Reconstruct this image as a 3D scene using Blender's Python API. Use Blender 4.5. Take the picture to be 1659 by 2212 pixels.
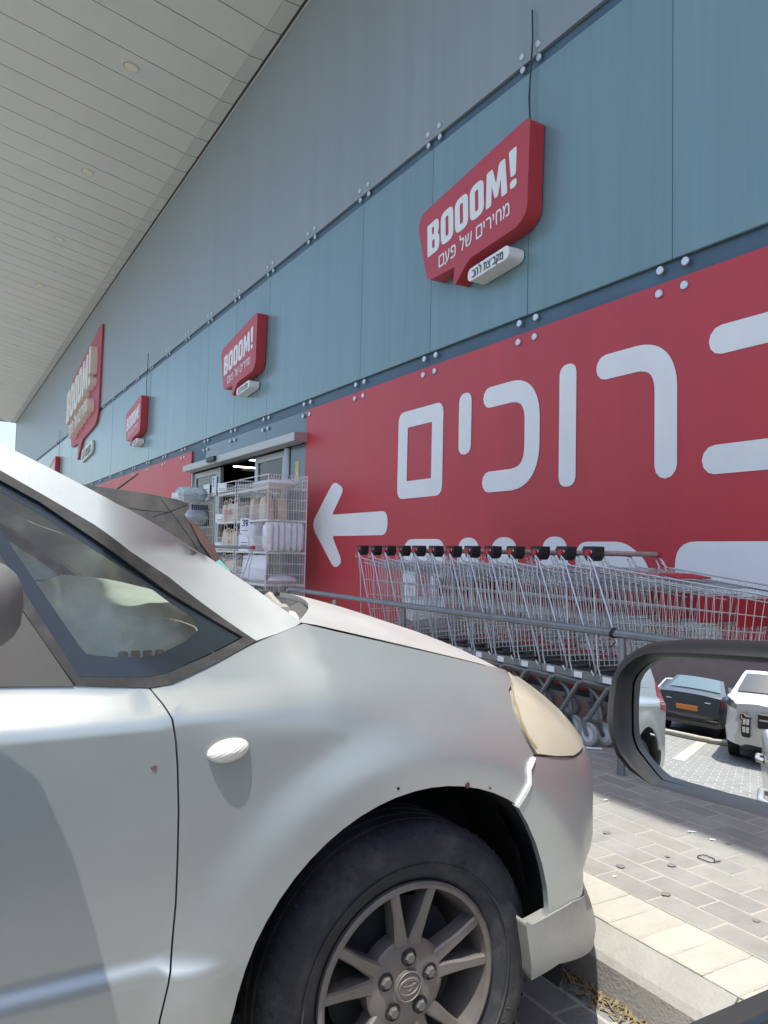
import bpy, math, random
import numpy as np
from mathutils import Vector, Matrix
from mathutils.geometry import delaunay_2d_cdt, tessellate_polygon
random.seed(7)
scene = bpy.context.scene
for o in list(bpy.data.objects):
    bpy.data.objects.remove(o)
COL = scene.collection
R = math.radians

# ------------------------------------------------------------------ camera, sky, sun, exposure
# world: x towards the shop wall, y along the wall away from the camera, z up; road at z=0
PW, PH, PF = 1659.0, 2212.0, 1661.0           # photograph size used for measuring, focal length in those pixels
YAW, PITCH, ROLL, CZ = R(30.3), R(3.1), R(1.3), 1.15
fw = np.array([math.sin(YAW)*math.cos(PITCH), math.cos(YAW)*math.cos(PITCH), math.sin(PITCH)])
r0 = np.array([math.cos(YAW), -math.sin(YAW), 0.0]); u0 = np.cross(r0, fw)
rt = r0*math.cos(ROLL)+u0*math.sin(ROLL); up = u0*math.cos(ROLL)-r0*math.sin(ROLL)
cam_d = bpy.data.cameras.new('camera'); cam = bpy.data.objects.new('camera', cam_d); COL.objects.link(cam)
cam.matrix_world = Matrix(((rt[0], up[0], -fw[0], 0), (rt[1], up[1], -fw[1], 0), (rt[2], up[2], -fw[2], CZ), (0, 0, 0, 1)))
cam_d.sensor_fit = 'VERTICAL'; cam_d.sensor_height = 24.0; cam_d.lens = 24.0*PF/PH
cam_d.clip_start = 0.02; cam_d.clip_end = 3000
scene.camera = cam
SUN = Vector((0.262, 0.215, -1.0)).normalized()
world = bpy.data.worlds.new('World'); scene.world = world; world.use_nodes = True
wn = world.node_tree; bgn = wn.nodes['Background']
sky = wn.nodes.new('ShaderNodeTexSky'); sky.sky_type = 'NISHITA'; sky.sun_disc = False
sky.sun_elevation = math.asin(-SUN.z); sky.sun_rotation = math.atan2(-SUN.x, -SUN.y)
sky.dust_density = 2.0; sky.air_density = 1.0
wn.links.new(sky.outputs[0], bgn.inputs[0]); bgn.inputs[1].default_value = 0.15
sd = bpy.data.lights.new('sun', 'SUN'); sd.energy = 3.1; sd.angle = R(0.55); sd.color = (1.0, 0.965, 0.90)
so = bpy.data.objects.new('sun', sd); COL.objects.link(so); so.rotation_euler = SUN.to_track_quat('-Z', 'Y').to_euler(); so.location = (-6, -6, 20)
vs = scene.view_settings; vs.view_transform = 'Standard'; vs.look = 'None'; vs.exposure = 0.98; vs.gamma = 1.0; vs.use_curve_mapping = False
scene.cycles.max_bounces = 8; scene.cycles.transparent_max_bounces = 16; scene.cycles.caustics_reflective = False; scene.cycles.caustics_refractive = False
try: scene.cycles.use_denoising = True
except Exception: pass

def ray(px, py): return fw+rt*(px-PW/2)/PF-up*(py-PH/2)/PF
def onx(px, py, X): v = ray(px, py); return np.array([0, 0, CZ])+v*(X/v[0])
def ony(px, py, Y): v = ray(px, py); return np.array([0, 0, CZ])+v*(Y/v[1])
def onz(px, py, Z): v = ray(px, py); return np.array([0, 0, CZ])+v*((Z-CZ)/v[2])
def onplane(px, py, p0, n):
    v = ray(px, py); c = np.array([0, 0, CZ]); return c+v*(np.dot(np.array(p0)-c, n)/np.dot(v, n))
def proj(p):
    q = np.asarray(p, float)-np.array([0, 0, CZ]); d = q@fw
    return np.array([PW/2+PF*(q@rt)/d, PH/2-PF*(q@up)/d])

# ------------------------------------------------------------------ materials
MATS = {}
def mat(name, col, rough=0.6, metal=0.0, vary=0.0, scale=8.0, bump=0.0, bscale=60.0, coat=0.0, spec=0.5, emit=None, col2=None, stretch=None, dust=None):
    if name in MATS: return MATS[name]
    m = bpy.data.materials.new(name); m.use_nodes = True; nt = m.node_tree; b = nt.nodes['Principled BSDF']
    b.inputs['Base Color'].default_value = (*col, 1); b.inputs['Roughness'].default_value = rough
    b.inputs['Metallic'].default_value = metal; b.inputs['Specular IOR Level'].default_value = spec
    b.inputs['Coat Weight'].default_value = coat
    if coat: b.inputs['Coat Roughness'].default_value = 0.12
    tc = nt.nodes.new('ShaderNodeTexCoord'); vec = tc.outputs['Object']
    geo = nt.nodes.new('ShaderNodeNewGeometry'); vec = geo.outputs['Position']
    if stretch:
        mp = nt.nodes.new('ShaderNodeMapping'); mp.inputs['Scale'].default_value = stretch; nt.links.new(vec, mp.inputs[0]); vec = mp.outputs[0]
    if vary or col2:
        n = nt.nodes.new('ShaderNodeTexNoise'); n.inputs['Scale'].default_value = scale; n.inputs['Detail'].default_value = 6; n.inputs['Roughness'].default_value = 0.65
        nt.links.new(vec, n.inputs['Vector'])
        rp = nt.nodes.new('ShaderNodeValToRGB'); rp.color_ramp.elements[0].position = 0.32; rp.color_ramp.elements[1].position = 0.68
        a = tuple(max(0, c*(1-vary)) for c in col); c2 = col2 or tuple(min(1, c*(1+vary)) for c in col)
        rp.color_ramp.elements[0].color = (*(col if col2 else a), 1); rp.color_ramp.elements[1].color = (*c2, 1)
        nt.links.new(n.outputs['Fac'], rp.inputs[0]); out = rp.outputs[0]
        if dust:
            n2 = nt.nodes.new('ShaderNodeTexNoise'); n2.inputs['Scale'].default_value = dust[1]; n2.inputs['Detail'].default_value = 8; n2.inputs['Roughness'].default_value = 0.7
            nt.links.new(geo.outputs['Position'], n2.inputs['Vector'])
            r2 = nt.nodes.new('ShaderNodeValToRGB'); r2.color_ramp.elements[0].position = dust[2]; r2.color_ramp.elements[1].position = dust[2]+0.12
            r2.color_ramp.elements[0].color = (0, 0, 0, 1); r2.color_ramp.elements[1].color = (dust[3],)*3+(1,)
            nt.links.new(n2.outputs['Fac'], r2.inputs[0])
            mx = nt.nodes.new('ShaderNodeMixRGB'); mx.inputs[2].default_value = (*dust[0], 1)
            nt.links.new(r2.outputs[0], mx.inputs[0]); nt.links.new(out, mx.inputs[1]); out = mx.outputs[0]
        nt.links.new(out, b.inputs['Base Color'])
        mr = nt.nodes.new('ShaderNodeMapRange'); mr.inputs['To Min'].default_value = max(0.02, rough*0.85); mr.inputs['To Max'].default_value = min(1, rough*1.2)
        nt.links.new(n.outputs['Fac'], mr.inputs['Value']); nt.links.new(mr.outputs[0], b.inputs['Roughness'])
    if bump:
        n = nt.nodes.new('ShaderNodeTexNoise'); n.inputs['Scale'].default_value = bscale; n.inputs['Detail'].default_value = 4
        nt.links.new(vec, n.inputs['Vector'])
        bp = nt.nodes.new('ShaderNodeBump'); bp.inputs['Strength'].default_value = bump; bp.inputs['Distance'].default_value = 0.01
        nt.links.new(n.outputs['Fac'], bp.inputs['Height']); nt.links.new(bp.outputs[0], b.inputs['Normal'])
    if emit:
        b.inputs['Emission Color'].default_value = (*emit[0], 1); b.inputs['Emission Strength'].default_value = emit[1]
    MATS[name] = m; return m

def glassmat(name, tint, refl=1.0, rough=0.02, dusty=0.0):
    if name in MATS: return MATS[name]
    m = bpy.data.materials.new(name); m.use_nodes = True; nt = m.node_tree; nt.nodes.clear()
    out = nt.nodes.new('ShaderNodeOutputMaterial'); tr = nt.nodes.new('ShaderNodeBsdfTransparent'); tr.inputs[0].default_value = (*tint, 1)
    gl = nt.nodes.new('ShaderNodeBsdfGlossy'); gl.inputs['Roughness'].default_value = rough; gl.inputs[0].default_value = (refl, refl, refl, 1)
    fr = nt.nodes.new('ShaderNodeFresnel'); fr.inputs[0].default_value = 1.5
    mx = nt.nodes.new('ShaderNodeMixShader'); nt.links.new(fr.outputs[0], mx.inputs[0]); nt.links.new(tr.outputs[0], mx.inputs[1]); nt.links.new(gl.outputs[0], mx.inputs[2])
    last = mx
    if dusty:
        df = nt.nodes.new('ShaderNodeBsdfDiffuse'); df.inputs[0].default_value = (.5, .48, .43, 1)
        geo = nt.nodes.new('ShaderNodeNewGeometry'); n = nt.nodes.new('ShaderNodeTexNoise'); n.inputs['Scale'].default_value = 35; n.inputs['Detail'].default_value = 8
        nt.links.new(geo.outputs['Position'], n.inputs['Vector'])
        rp = nt.nodes.new('ShaderNodeValToRGB'); rp.color_ramp.elements[0].position = .45; rp.color_ramp.elements[1].position = .8
        rp.color_ramp.elements[0].color = (dusty*.8,)*3+(1,); rp.color_ramp.elements[1].color = (min(1, dusty*1.7),)*3+(1,)
        nt.links.new(n.outputs['Fac'], rp.inputs[0])
        m2 = nt.nodes.new('ShaderNodeMixShader'); nt.links.new(rp.outputs[0], m2.inputs[0]); nt.links.new(mx.outputs[0], m2.inputs[1]); nt.links.new(df.outputs[0], m2.inputs[2]); last = m2
    nt.links.new(last.outputs[0], out.inputs[0]); MATS[name] = m; return m

def pavermat(name, c1, c2, cm, bw, bh, mortar, rot=0.0, off=(0, 0), big=None):
    m = bpy.data.materials.new(name); m.use_nodes = True; nt = m.node_tree; b = nt.nodes['Principled BSDF']; b.inputs['Roughness'].default_value = 0.85
    geo = nt.nodes.new('ShaderNodeNewGeometry'); mp = nt.nodes.new('ShaderNodeMapping'); mp.inputs['Rotation'].default_value = (0, 0, rot); mp.inputs['Location'].default_value = (off[0], off[1], 0)
    nt.links.new(geo.outputs['Position'], mp.inputs[0])
    br = nt.nodes.new('ShaderNodeTexBrick'); nt.links.new(mp.outputs[0], br.inputs[0])
    br.inputs['Color1'].default_value = (*c1, 1); br.inputs['Color2'].default_value = (*c2, 1); br.inputs['Mortar'].default_value = (*cm, 1)
    br.inputs['Scale'].default_value = 1; br.inputs['Brick Width'].default_value = bw; br.inputs['Row Height'].default_value = bh; br.inputs['Mortar Size'].default_value = mortar
    n = nt.nodes.new('ShaderNodeTexNoise'); n.inputs['Scale'].default_value = 5; n.inputs['Detail'].default_value = 8; nt.links.new(geo.outputs['Position'], n.inputs['Vector'])
    mr = nt.nodes.new('ShaderNodeMapRange'); mr.inputs['To Min'].default_value = .72; mr.inputs['To Max'].default_value = 1.2; nt.links.new(n.outputs['Fac'], mr.inputs['Value'])
    mx = nt.nodes.new('ShaderNodeMixRGB'); mx.blend_type = 'MULTIPLY'; mx.inputs[0].default_value = 1
    nt.links.new(br.outputs[0], mx.inputs[1]); nt.links.new(mr.outputs[0], mx.inputs[2]); nt.links.new(mx.outputs[0], b.inputs['Base Color'])
    bp = nt.nodes.new('ShaderNodeBump'); bp.inputs['Strength'].default_value = .25; bp.inputs['Distance'].default_value = .01
    n3 = nt.nodes.new('ShaderNodeTexNoise'); n3.inputs['Scale'].default_value = 120; nt.links.new(geo.outputs['Position'], n3.inputs['Vector'])
    nt.links.new(n3.outputs['Fac'], bp.inputs['Height']); nt.links.new(bp.outputs[0], b.inputs['Normal'])
    MATS[name] = m; return m

M_PAINT = mat('silver_paint', (.445, .478, .468), .36, .66, vary=.04, scale=3, coat=.30, dust=((.42, .41, .39), 16, .58, .16))
M_HOOD = mat('dusty_silver_paint', (.54, .545, .52), .45, .35, vary=.06, scale=6, dust=((.54, .49, .455), 5.0, .45, .5), stretch=(1, 1, 1))
M_BLACKPL = mat('weathered_black_plastic', (.045, .045, .045), .55, vary=.25, scale=12, dust=((.22, .2, .17), 7, .5, .35), bump=.05)
M_RUBBER = mat('dark_rubber', (.022, .023, .025), .75, vary=.2, scale=20)
M_TYRE = mat('tyre_rubber', (.03, .032, .036), .8, vary=.25, scale=10, dust=((.12, .11, .1), 5, .5, .4), bump=.12, bscale=200)
M_RIM = mat('dusty_alloy', (.19, .176, .164), .45, .4, vary=.14, scale=14, dust=((.13, .11, .09), 9, .55, .5))
M_DARK = mat('dark_void', (.012, .013, .014), .9)
M_LAMP = mat('yellowed_lens', (.46, .425, .325), .34, 0, vary=.08, scale=9, coat=.4)
M_REPEAT = mat('cloudy_clear_lens', (.75, .72, .62), .25, 0, vary=.06, scale=30, coat=.5)
def ribbed(name, col):
    m = mat(name, col, .25, coat=.5); nt = m.node_tree; b = nt.nodes['Principled BSDF']; g = nt.nodes.new('ShaderNodeNewGeometry')
    mp = nt.nodes.new('ShaderNodeMapping'); mp.inputs['Rotation'].default_value = (0, R(28), 0); nt.links.new(g.outputs['Position'], mp.inputs[0])
    w = nt.nodes.new('ShaderNodeTexWave'); w.inputs['Scale'].default_value = 62; w.bands_direction = 'Z'; nt.links.new(mp.outputs[0], w.inputs[0])
    bp = nt.nodes.new('ShaderNodeBump'); bp.inputs['Strength'].default_value = .16; bp.inputs['Distance'].default_value = .003; nt.links.new(w.outputs['Fac'], bp.inputs['Height']); nt.links.new(bp.outputs[0], b.inputs['Normal']); return m
M_PILLAR = mat('dusty_pillar_paint', (.455, .48, .47), .5, .5, vary=.04, scale=8)
M_RED = mat('red_print', (.52, .042, .052), .42, vary=.08, scale=.9, stretch=(1, 2, .5))
M_SIGNRED = mat('sign_red', (.48, .04, .05), .4, vary=.04, scale=3)
M_SIGNPINK = mat('faded_sign_red', (.45, .07, .09), .5, vary=.08, scale=2)
M_WHITE = mat('white_print', (.82, .82, .79), .45, vary=.03, scale=3)
M_SIGNWHITE = mat('white_letter', (.78, .78, .75), .45)
M_CREAM = mat('cream_letter', (.74, .71, .62), .5)
M_BLUE = mat('blue_glass_cladding', (.165, .27, .285), .24, 0, vary=.07, scale=1.6, spec=.5, stretch=(1, 4, .18))
M_GREYP = mat('grey_fascia_panel', (.255, .30, .315), .42, .1, vary=.06, scale=1.0, stretch=(1, 3, .2))
M_GAP = mat('dark_blue_backing', (.065, .12, .165), .5, vary=.2, scale=1.2)
M_BOLT = mat('brushed_steel', (.62, .64, .65), .35, .6)
M_CEIL = mat('painted_ceiling_slat', (.52, .565, .525), .42, 0, vary=.03, scale=1.0)
M_TRIM = mat('dark_trim', (.03, .035, .035), .6)
M_LIGHTTRIM = mat('pale_trim', (.5, .52, .5), .5)
M_STEEL = mat('galvanised_pipe', (.25, .265, .28), .45, .7, vary=.15, scale=10)
M_CHROME = mat('trolley_wire', (.55, .57, .58), .32, .6)
M_CHASSIS = mat('trolley_chassis', (.24, .25, .25), .45, .5, vary=.12, scale=12)
M_BLACK = mat('black_plastic', (.018, .018, .02), .45)
M_REDPL = mat('red_plastic', (.45, .03, .04), .45)
M_HANDLE = mat('worn_handle_tube', (.36, .31, .29), .5, vary=.2, scale=20)
M_WHEELW = mat('white_castor', (.6, .62, .62), .5)
M_CAGE = mat('white_wire', (.72, .72, .69), .45)
M_PILLOW = mat('white_pillow_fabric', (.75, .74, .78), .9, vary=.04, scale=14, bump=.2, bscale=18)
M_CANVAS = mat('canvas_bag', (.62, .52, .40), .9, vary=.1, scale=12, bump=.15, bscale=30)
M_PLASTICBAG = mat('plastic_wrap', (.50, .57, .60), .2, vary=.3, scale=22, bump=.5, bscale=25)
M_DARKBLUE = mat('navy_print', (.03, .05, .14), .6)
M_CARD = mat('white_card', (.8, .82, .84), .6)
M_ALU = mat('aluminium_frame', (.45, .47, .48), .4, .4)
M_PINKGREY = mat('perforated_end_cap', (.36, .27, .27), .6)
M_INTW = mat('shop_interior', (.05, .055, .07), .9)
M_TUBE = mat('lit_tube', (1, 1, 1), .5, emit=((.95, .97, 1), 6.0))
M_DLIGHT = mat('downlight_glass', (.62, .62, .42), .3)
M_DLRING = mat('downlight_ring', (.5, .5, .48), .4, .3)
M_DASH = mat('beige_dash_plastic', (.55, .57, .50), .5, vary=.06, scale=15, bump=.15, bscale=220)
M_SEAT = mat('seat_cloth', (.10, .105, .11), .9)
M_HATCH = mat('grey_brown_dusty_paint', (.045, .046, .047), .5, .1, vary=.15, scale=5, dust=((.10, .09, .08), 6, .45, .5))
M_TAIL = mat('tail_lamp_red', (.25, .02, .02), .25, coat=.5)
M_TAILD = mat('dusty_tail_lamp', (.11, .068, .06), .5, vary=.2, scale=8)
M_GREYCAR = mat('grey_car_paint', (.075, .082, .09), .32, .3, coat=.6)
M_WHITECAR = mat('white_car_paint', (.66, .66, .63), .35, 0, coat=.6)
M_CAMCAR = mat('pale_silver_paint', (.56, .57, .57), .28, .35, coat=.5, vary=.04, scale=3)
M_PLATE = mat('orange_plate', (.72, .26, .05), .5)
M_YPLATE = mat('yellow_plate', (.75, .55, .05), .5)
M_CARGLASS = mat('dark_car_glass', (.02, .03, .033), .06, 0, coat=1.0)
M_TEALGLASS = glassmat('teal_window', (.42, .66, .64), .9)
M_PANE = glassmat('car_window', (.82, .89, .87), .8, dusty=.075)  # dust film strengthened to put a pale hazy veil into the glass
M_DOORGLASS = glassmat('door_pane', (.55, .65, .68), .9)
M_FRIT = mat('black_frit', (.022, .028, .033), .12, coat=.3)
M_SEAL = mat('window_rubber_seal', (.028, .027, .026), .6, vary=.2, scale=30, dust=((.10, .092, .085), 12, .5, .3))
M_CONC = mat('kerb_concrete', (.32, .315, .285), .85, vary=.14, scale=6, bump=.25, bscale=90)
M_KBRICK = mat('beige_kerb_brick', (.44, .42, .365), .85, vary=.07, scale=9, bump=.3, bscale=140)
M_PAVER = mat('grey_paver', (.27, .268, .25), .88, vary=.12, scale=7, bump=.3, bscale=150)
M_PAVER2 = mat('grey_paver_warm', (.29, .285, .26), .88, vary=.12, scale=7, bump=.3, bscale=150)
M_SAND = mat('joint_sand', (.38, .365, .315), .95, vary=.1, scale=40)
M_LITTER = mat('dry_leaf_litter', (.20, .15, .085), .9, vary=.5, scale=60)
M_MIRROR = mat('mirror_glass', (.92, .94, .93), .0, 1.0)
M_BEIGE = mat('beige_render', (.52, .45, .36), .8, vary=.05)
M_STICKER = mat('sticker_yellow', (.65, .47, .16), .5)
M_WALLIN = mat('wall_core', (.22, .24, .25), .8)
M_LEAF = mat('weed_leaf', (.10, .14, .05), .8, vary=.3, scale=30)
M_STAIN = mat('dark_stain', (.20, .197, .18), .9)

def tone(m, amount):
    nt = m.node_tree; b = nt.nodes['Principled BSDF']; src = b.inputs['Base Color'].links[0].from_socket
    oi = nt.nodes.new('ShaderNodeObjectInfo'); mr = nt.nodes.new('ShaderNodeMapRange'); mr.inputs['To Min'].default_value = 1-amount; mr.inputs['To Max'].default_value = 1+amount
    nt.links.new(oi.outputs['Random'], mr.inputs['Value']); mx = nt.nodes.new('ShaderNodeMixRGB'); mx.blend_type = 'MULTIPLY'; mx.inputs[0].default_value = 1
    nt.links.new(src, mx.inputs[1]); nt.links.new(mr.outputs[0], mx.inputs[2]); nt.links.new(mx.outputs[0], b.inputs['Base Color'])
tone(M_BLUE, .045); tone(M_GREYP, .015); tone(M_CEIL, .03); tone(M_PAVER, .07); tone(M_PAVER2, .07); tone(M_KBRICK, .05)
# ------------------------------------------------------------------ mesh helpers
class MB:
    def __init__(s): s.v = []; s.f = []
    def add(s, vs_, fs):
        o = len(s.v); s.v += [tuple(map(float, p)) for p in vs_]; s.f += [tuple(i+o for i in f) for f in fs]
    def box(s, a, b, bev=0.0):
        x0, y0, z0 = a; x1, y1, z1 = b
        if bev <= 0:
            s.add([(x0, y0, z0), (x1, y0, z0), (x1, y1, z0), (x0, y1, z0), (x0, y0, z1), (x1, y0, z1), (x1, y1, z1), (x0, y1, z1)],
                  [(0, 3, 2, 1), (4, 5, 6, 7), (0, 1, 5, 4), (1, 2, 6, 5), (2, 3, 7, 6), (3, 0, 4, 7)])
        else:
            e = bev; vv = []
            for (z, i) in ((z0, e), (z0+e, 0), (z1-e, 0), (z1, e)):
                vv += [(x0+i, y0+i, z), (x1-i, y0+i, z), (x1-i, y1-i, z), (x0+i, y1-i, z)]
            ff = [(3, 2, 1, 0), (12, 13, 14, 15)]
            for k in range(3):
                for j in range(4):
                    ff.append((k*4+j, k*4+(j+1) % 4, k*4+4+(j+1) % 4, k*4+4+j))
            s.add(vv, ff)
    def tube(s, pts, r, n=6, closed=False, caps=True):
        pts = [Vector(p) for p in pts]; m = len(pts); prev = None; rings = []
        for i, p in enumerate(pts):
            if closed: d = (pts[(i+1) % m]-pts[i-1])
            else: d = pts[min(i+1, m-1)]-pts[max(i-1, 0)]
            d.normalize()
            if prev is None:
                a = Vector((0, 0, 1)) if abs(d.z) < .9 else Vector((1, 0, 0)); prev = d.cross(a).normalized()
            prev = (prev-d*prev.dot(d)).normalized(); q = d.cross(prev)
            rr = r[i] if isinstance(r, (list, tuple)) else r
            rings.append([p+prev*math.cos(2*math.pi*k/n)*rr+q*math.sin(2*math.pi*k/n)*rr for k in range(n)])
        o = [v for g in rings for v in g]; f = []
        for i in range(m if closed else m-1):
            a = i*n; b = ((i+1) % m)*n
            for k in range(n): f.append((a+k, a+(k+1) % n, b+(k+1) % n, b+k))
        if caps and not closed: f += [tuple(reversed(range(n))), tuple(range((m-1)*n, m*n))]
        s.add(o, f)
    def lathe(s, prof, n=32, axis='y', c=(0, 0, 0), closed=False):
        # prof: list of (radius, along)
        vv = []; m = len(prof)
        for k in range(n):
            a = 2*math.pi*k/n
            for (r, t) in prof:
                p = {'y': (r*math.cos(a), t, r*math.sin(a)), 'z': (r*math.cos(a), r*math.sin(a), t), 'x': (t, r*math.cos(a), r*math.sin(a))}[axis]
                vv.append((p[0]+c[0], p[1]+c[1], p[2]+c[2]))
        f = []
        for k in range(n):
            for j in range(m if closed else m-1):
                j2 = (j+1) % m; f.append((k*m+j, ((k+1) % n)*m+j, ((k+1) % n)*m+j2, k*m+j2))
        s.add(vv, f)
    def prism(s, loops, fn, t0, t1, back=True):
        # loops: list of 2d loops (outer, holes); fn(a,b,t)->xyz ; extruded from t0 (front) to t1
        flat = [p for l in loops for p in l]
        tris = tessellate_polygon([[Vector((p[0], p[1], 0)) for p in l] for l in loops])
        n = len(flat); vv = [fn(p[0], p[1], t0) for p in flat]; f = [tuple(t) for t in tris]
        if t1 is not None and t1 != t0:
            vv += [fn(p[0], p[1], t1) for p in flat]
            if back: f += [tuple(i+n for i in reversed(t)) for t in tris]
            o = 0
            for l in loops:
                k = len(l)
                for i in range(k):
                    a, b = o+i, o+(i+1) % k; f.append((a, b, b+n, a+n))
                o += k
        s.add(vv, f)
    def loft(s, rings, closed=True, cap=True):
        n = len(rings[0]); f = []
        for i in range(len(rings)-1):
            for k in range(n if closed else n-1):
                a = i*n+k; b = i*n+(k+1) % n; f.append((a, b, b+n, a+n))
        if cap and closed: f += [tuple(reversed(range(n))), tuple(range((len(rings)-1)*n, len(rings)*n))]
        s.add([p for r_ in rings for p in r_], f)
    def mesh(s, name, smooth=None):
        me = bpy.data.meshes.new(name); me.from_pydata(s.v, [], s.f); me.validate()
        import bmesh
        bm = bmesh.new(); bm.from_mesh(me); bmesh.ops.recalc_face_normals(bm, faces=bm.faces)
        bm.to_mesh(me); bm.free()
        if smooth is not None:
            for p in me.polygons: p.use_smooth = True
            try: me.set_sharp_from_angle(angle=R(smooth))
            except Exception: pass
        return me
    def build(s, name, m, parent=None, smooth=None):
        return link(name, s.mesh(name, smooth), m, parent)
def link(name, me, m, parent=None):
    if m is not None and not me.materials: me.materials.append(m)
    o = bpy.data.objects.new(name, me); COL.objects.link(o)
    if parent is not None: o.parent = parent
    return o
def tag(o, label=None, cat=None, group=None, kind=None):
    if label: o['label'] = label
    if cat: o['category'] = cat
    if group: o['group'] = group
    if kind: o['kind'] = kind
    return o
def empty(name, loc=(0, 0, 0), rz=0.0):
    o = bpy.data.objects.new(name, None); COL.objects.link(o); o.location = loc; o.rotation_euler = (0, 0, rz); o.empty_display_size = .1
    return o
def copy_tree(o, parent=None):
    c = o.copy(); COL.objects.link(c); c.parent = parent
    for ch in list(o.children): copy_tree(ch, c)
    return c
def round_poly(pts, r, n=6):
    out = []; m = len(pts)
    for i in range(m):
        p0, p, p1 = Vector(pts[i-1][:2]), Vector(pts[i][:2]), Vector(pts[(i+1) % m][:2])
        rr = r[i] if isinstance(r, (list, tuple)) else r
        a = (p0-p); b = (p1-p); la, lb = a.length, b.length
        if la < 1e-9 or lb < 1e-9: continue
        d = min(rr, la*.49, lb*.49)
        if d < 1e-6: out.append((p.x, p.y)); continue
        A = p+a/la*d; B = p+b/lb*d
        for k in range(n+1):
            t = k/n; q = A*(1-t)**2+p*2*t*(1-t)+B*t*t; out.append((q.x, q.y))
    return out
def stroke(pts, w, cap=True, n=6):
    pts = [Vector(p) for p in pts]; L = []; Rr = []; m = len(pts)
    for i, p in enumerate(pts):
        d0 = (p-pts[i-1]).normalized() if i > 0 else None
        d1 = (pts[i+1]-p).normalized() if i < m-1 else None
        if d0 is None: d0 = d1
        if d1 is None: d1 = d0
        t = (d0+d1); t = t.normalized() if t.length > 1e-6 else d1
        nn = Vector((-t.y, t.x)); k = min(1.6, 1/max(.3, nn.dot(Vector((-d1.y, d1.x)))))
        L.append(p+nn*w/2*k); Rr.append(p-nn*w/2*k)
    out = [(q.x, q.y) for q in L]
    if cap:
        d = (pts[-1]-pts[-2]).normalized(); a0 = math.atan2(d.y, d.x)+math.pi/2
        out += [(pts[-1].x+w/2*math.cos(a0-math.pi*k/n), pts[-1].y+w/2*math.sin(a0-math.pi*k/n)) for k in range(1, n)]
    out += [(q.x, q.y) for q in reversed(Rr)]
    if cap:
        d = (pts[0]-pts[1]).normalized(); a0 = math.atan2(d.y, d.x)+math.pi/2
        out += [(pts[0].x+w/2*math.cos(a0-math.pi*k/n), pts[0].y+w/2*math.sin(a0-math.pi*k/n)) for k in range(1, n)]
    return out
def fillet(pts, r, n=8):
    out = [tuple(pts[0])]
    for i in range(1, len(pts)-1):
        p0, p, p1 = Vector(pts[i-1]), Vector(pts[i]), Vector(pts[i+1]); a, b = p0-p, p1-p
        d = min(r, a.length*.49, b.length*.49); A = p+a.normalized()*d; B = p+b.normalized()*d
        for k in range(n+1):
            t = k/n; q = A*(1-t)**2+p*2*t*(1-t)+B*t*t; out.append((q.x, q.y))
    out.append(tuple(pts[-1])); return out
def smooth_path(pts, n=6):
    pts = [np.array(p, float) for p in pts]; out = []
    for i in range(len(pts)-1):
        p0 = pts[max(i-1, 0)]; p1 = pts[i]; p2 = pts[i+1]; p3 = pts[min(i+2, len(pts)-1)]
        for k in range(n):
            t = k/n; out.append(.5*((2*p1)+(-p0+p2)*t+(2*p0-5*p1+4*p2-p3)*t*t+(-p0+3*p1-3*p2+p3)*t**3))
    out.append(pts[-1]); return out
def sm(a, b, x):
    t = min(1, max(0, (x-a)/(b-a))); return t*t*(3-2*t)

# ------------------------------------------------------------------ ground, kerb, pavement
D = 4.1                      # shop wall plane
KX0, KX1 = 1.65, 1.85        # brick edging of the kerb
mb = MB(); mb.box((-60, -60, -.2), (1.60, 90, 0.0)); 
tag(mb.build('road', pavermat('parking_pavers', (.215, .22, .215), (.25, .25, .24), (.42, .40, .35), .2, .1, .006, rot=R(90))), kind='structure')
mb = MB(); mb.add([(-400, -400, -.25), (400, -400, -.25), (400, 400, -.25), (-400, 400, -.25)], [(0, 1, 2, 3)])
tag(mb.build('ground', mat('far_ground', (.25, .24, .22), .9, vary=.1)), kind='structure')
mb = MB(); mb.box((1.655, -30, -.1), (D+.3, 90, .1465))
sidewalk = tag(mb.build('sidewalk', pavermat('sidewalk_pavers', (.33, .325, .30), (.37, .36, .32), (.5, .48, .41), .2, .1, .006, rot=R(90), off=(.05, 0))), kind='structure')
# concrete kerb with a sloped top, in one metre stones
kerb = empty('kerb'); tag(kerb, kind='structure')
prof = [(1.578, -.05), (1.578, .085), (1.590, .103), (1.648, .1475), (1.648, -.05)]
mb = MB(); L = .996
mb.loft([[(x, y, z) for x, z in prof] for y in (0, L)])
kme = mb.mesh('kerb_stone'); kme.materials.append(M_CONC)
for k in range(-6, 24):
    o = link('kerb_stone', kme, None, kerb); o.location = (0, .155+k*1.0, random.uniform(-.002, .002))
mb = MB(); mb.box((-.0975, .0025, .09), (.0975, .0975, .1515), .004)
bme = mb.mesh('kerb_brick'); bme.materials.append(M_KBRICK)
for k in range(-6, 42):
    o = link('kerb_brick', bme, None, kerb); o.location = (1.75, .052+k*.1, random.uniform(-.0005, .001)); o.rotation_euler = (0, random.uniform(-.006, .006), 0)
pm = []
for i, mm in enumerate((M_PAVER, M_PAVER2)):
    mb = MB(); mb.box((.003, .003, .08), (.097, .197, .1505), .003); me = mb.mesh('paver'); me.materials.append(mm); pm.append(me)
for r_ in range(15):
    x = 1.853+r_*.1
    for c in range(15):
        y = .5+c*.2+(.1 if r_ % 2 == 0 else 0)-.002
        o = link('paver', random.choice(pm), None, sidewalk); o.location = (x, y, random.uniform(-.0015, .001)); o.rotation_euler = (random.uniform(-.004, .004), random.uniform(-.004, .004), 0)
mb = MB(); mb.add([(1.853, .4, .1482), (3.36, .4, .1482), (3.36, 3.6, .1482), (1.853, 3.6, .1482)], [(0, 1, 2, 3)])
mb.build('joint_sand', M_SAND, sidewalk)
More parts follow.
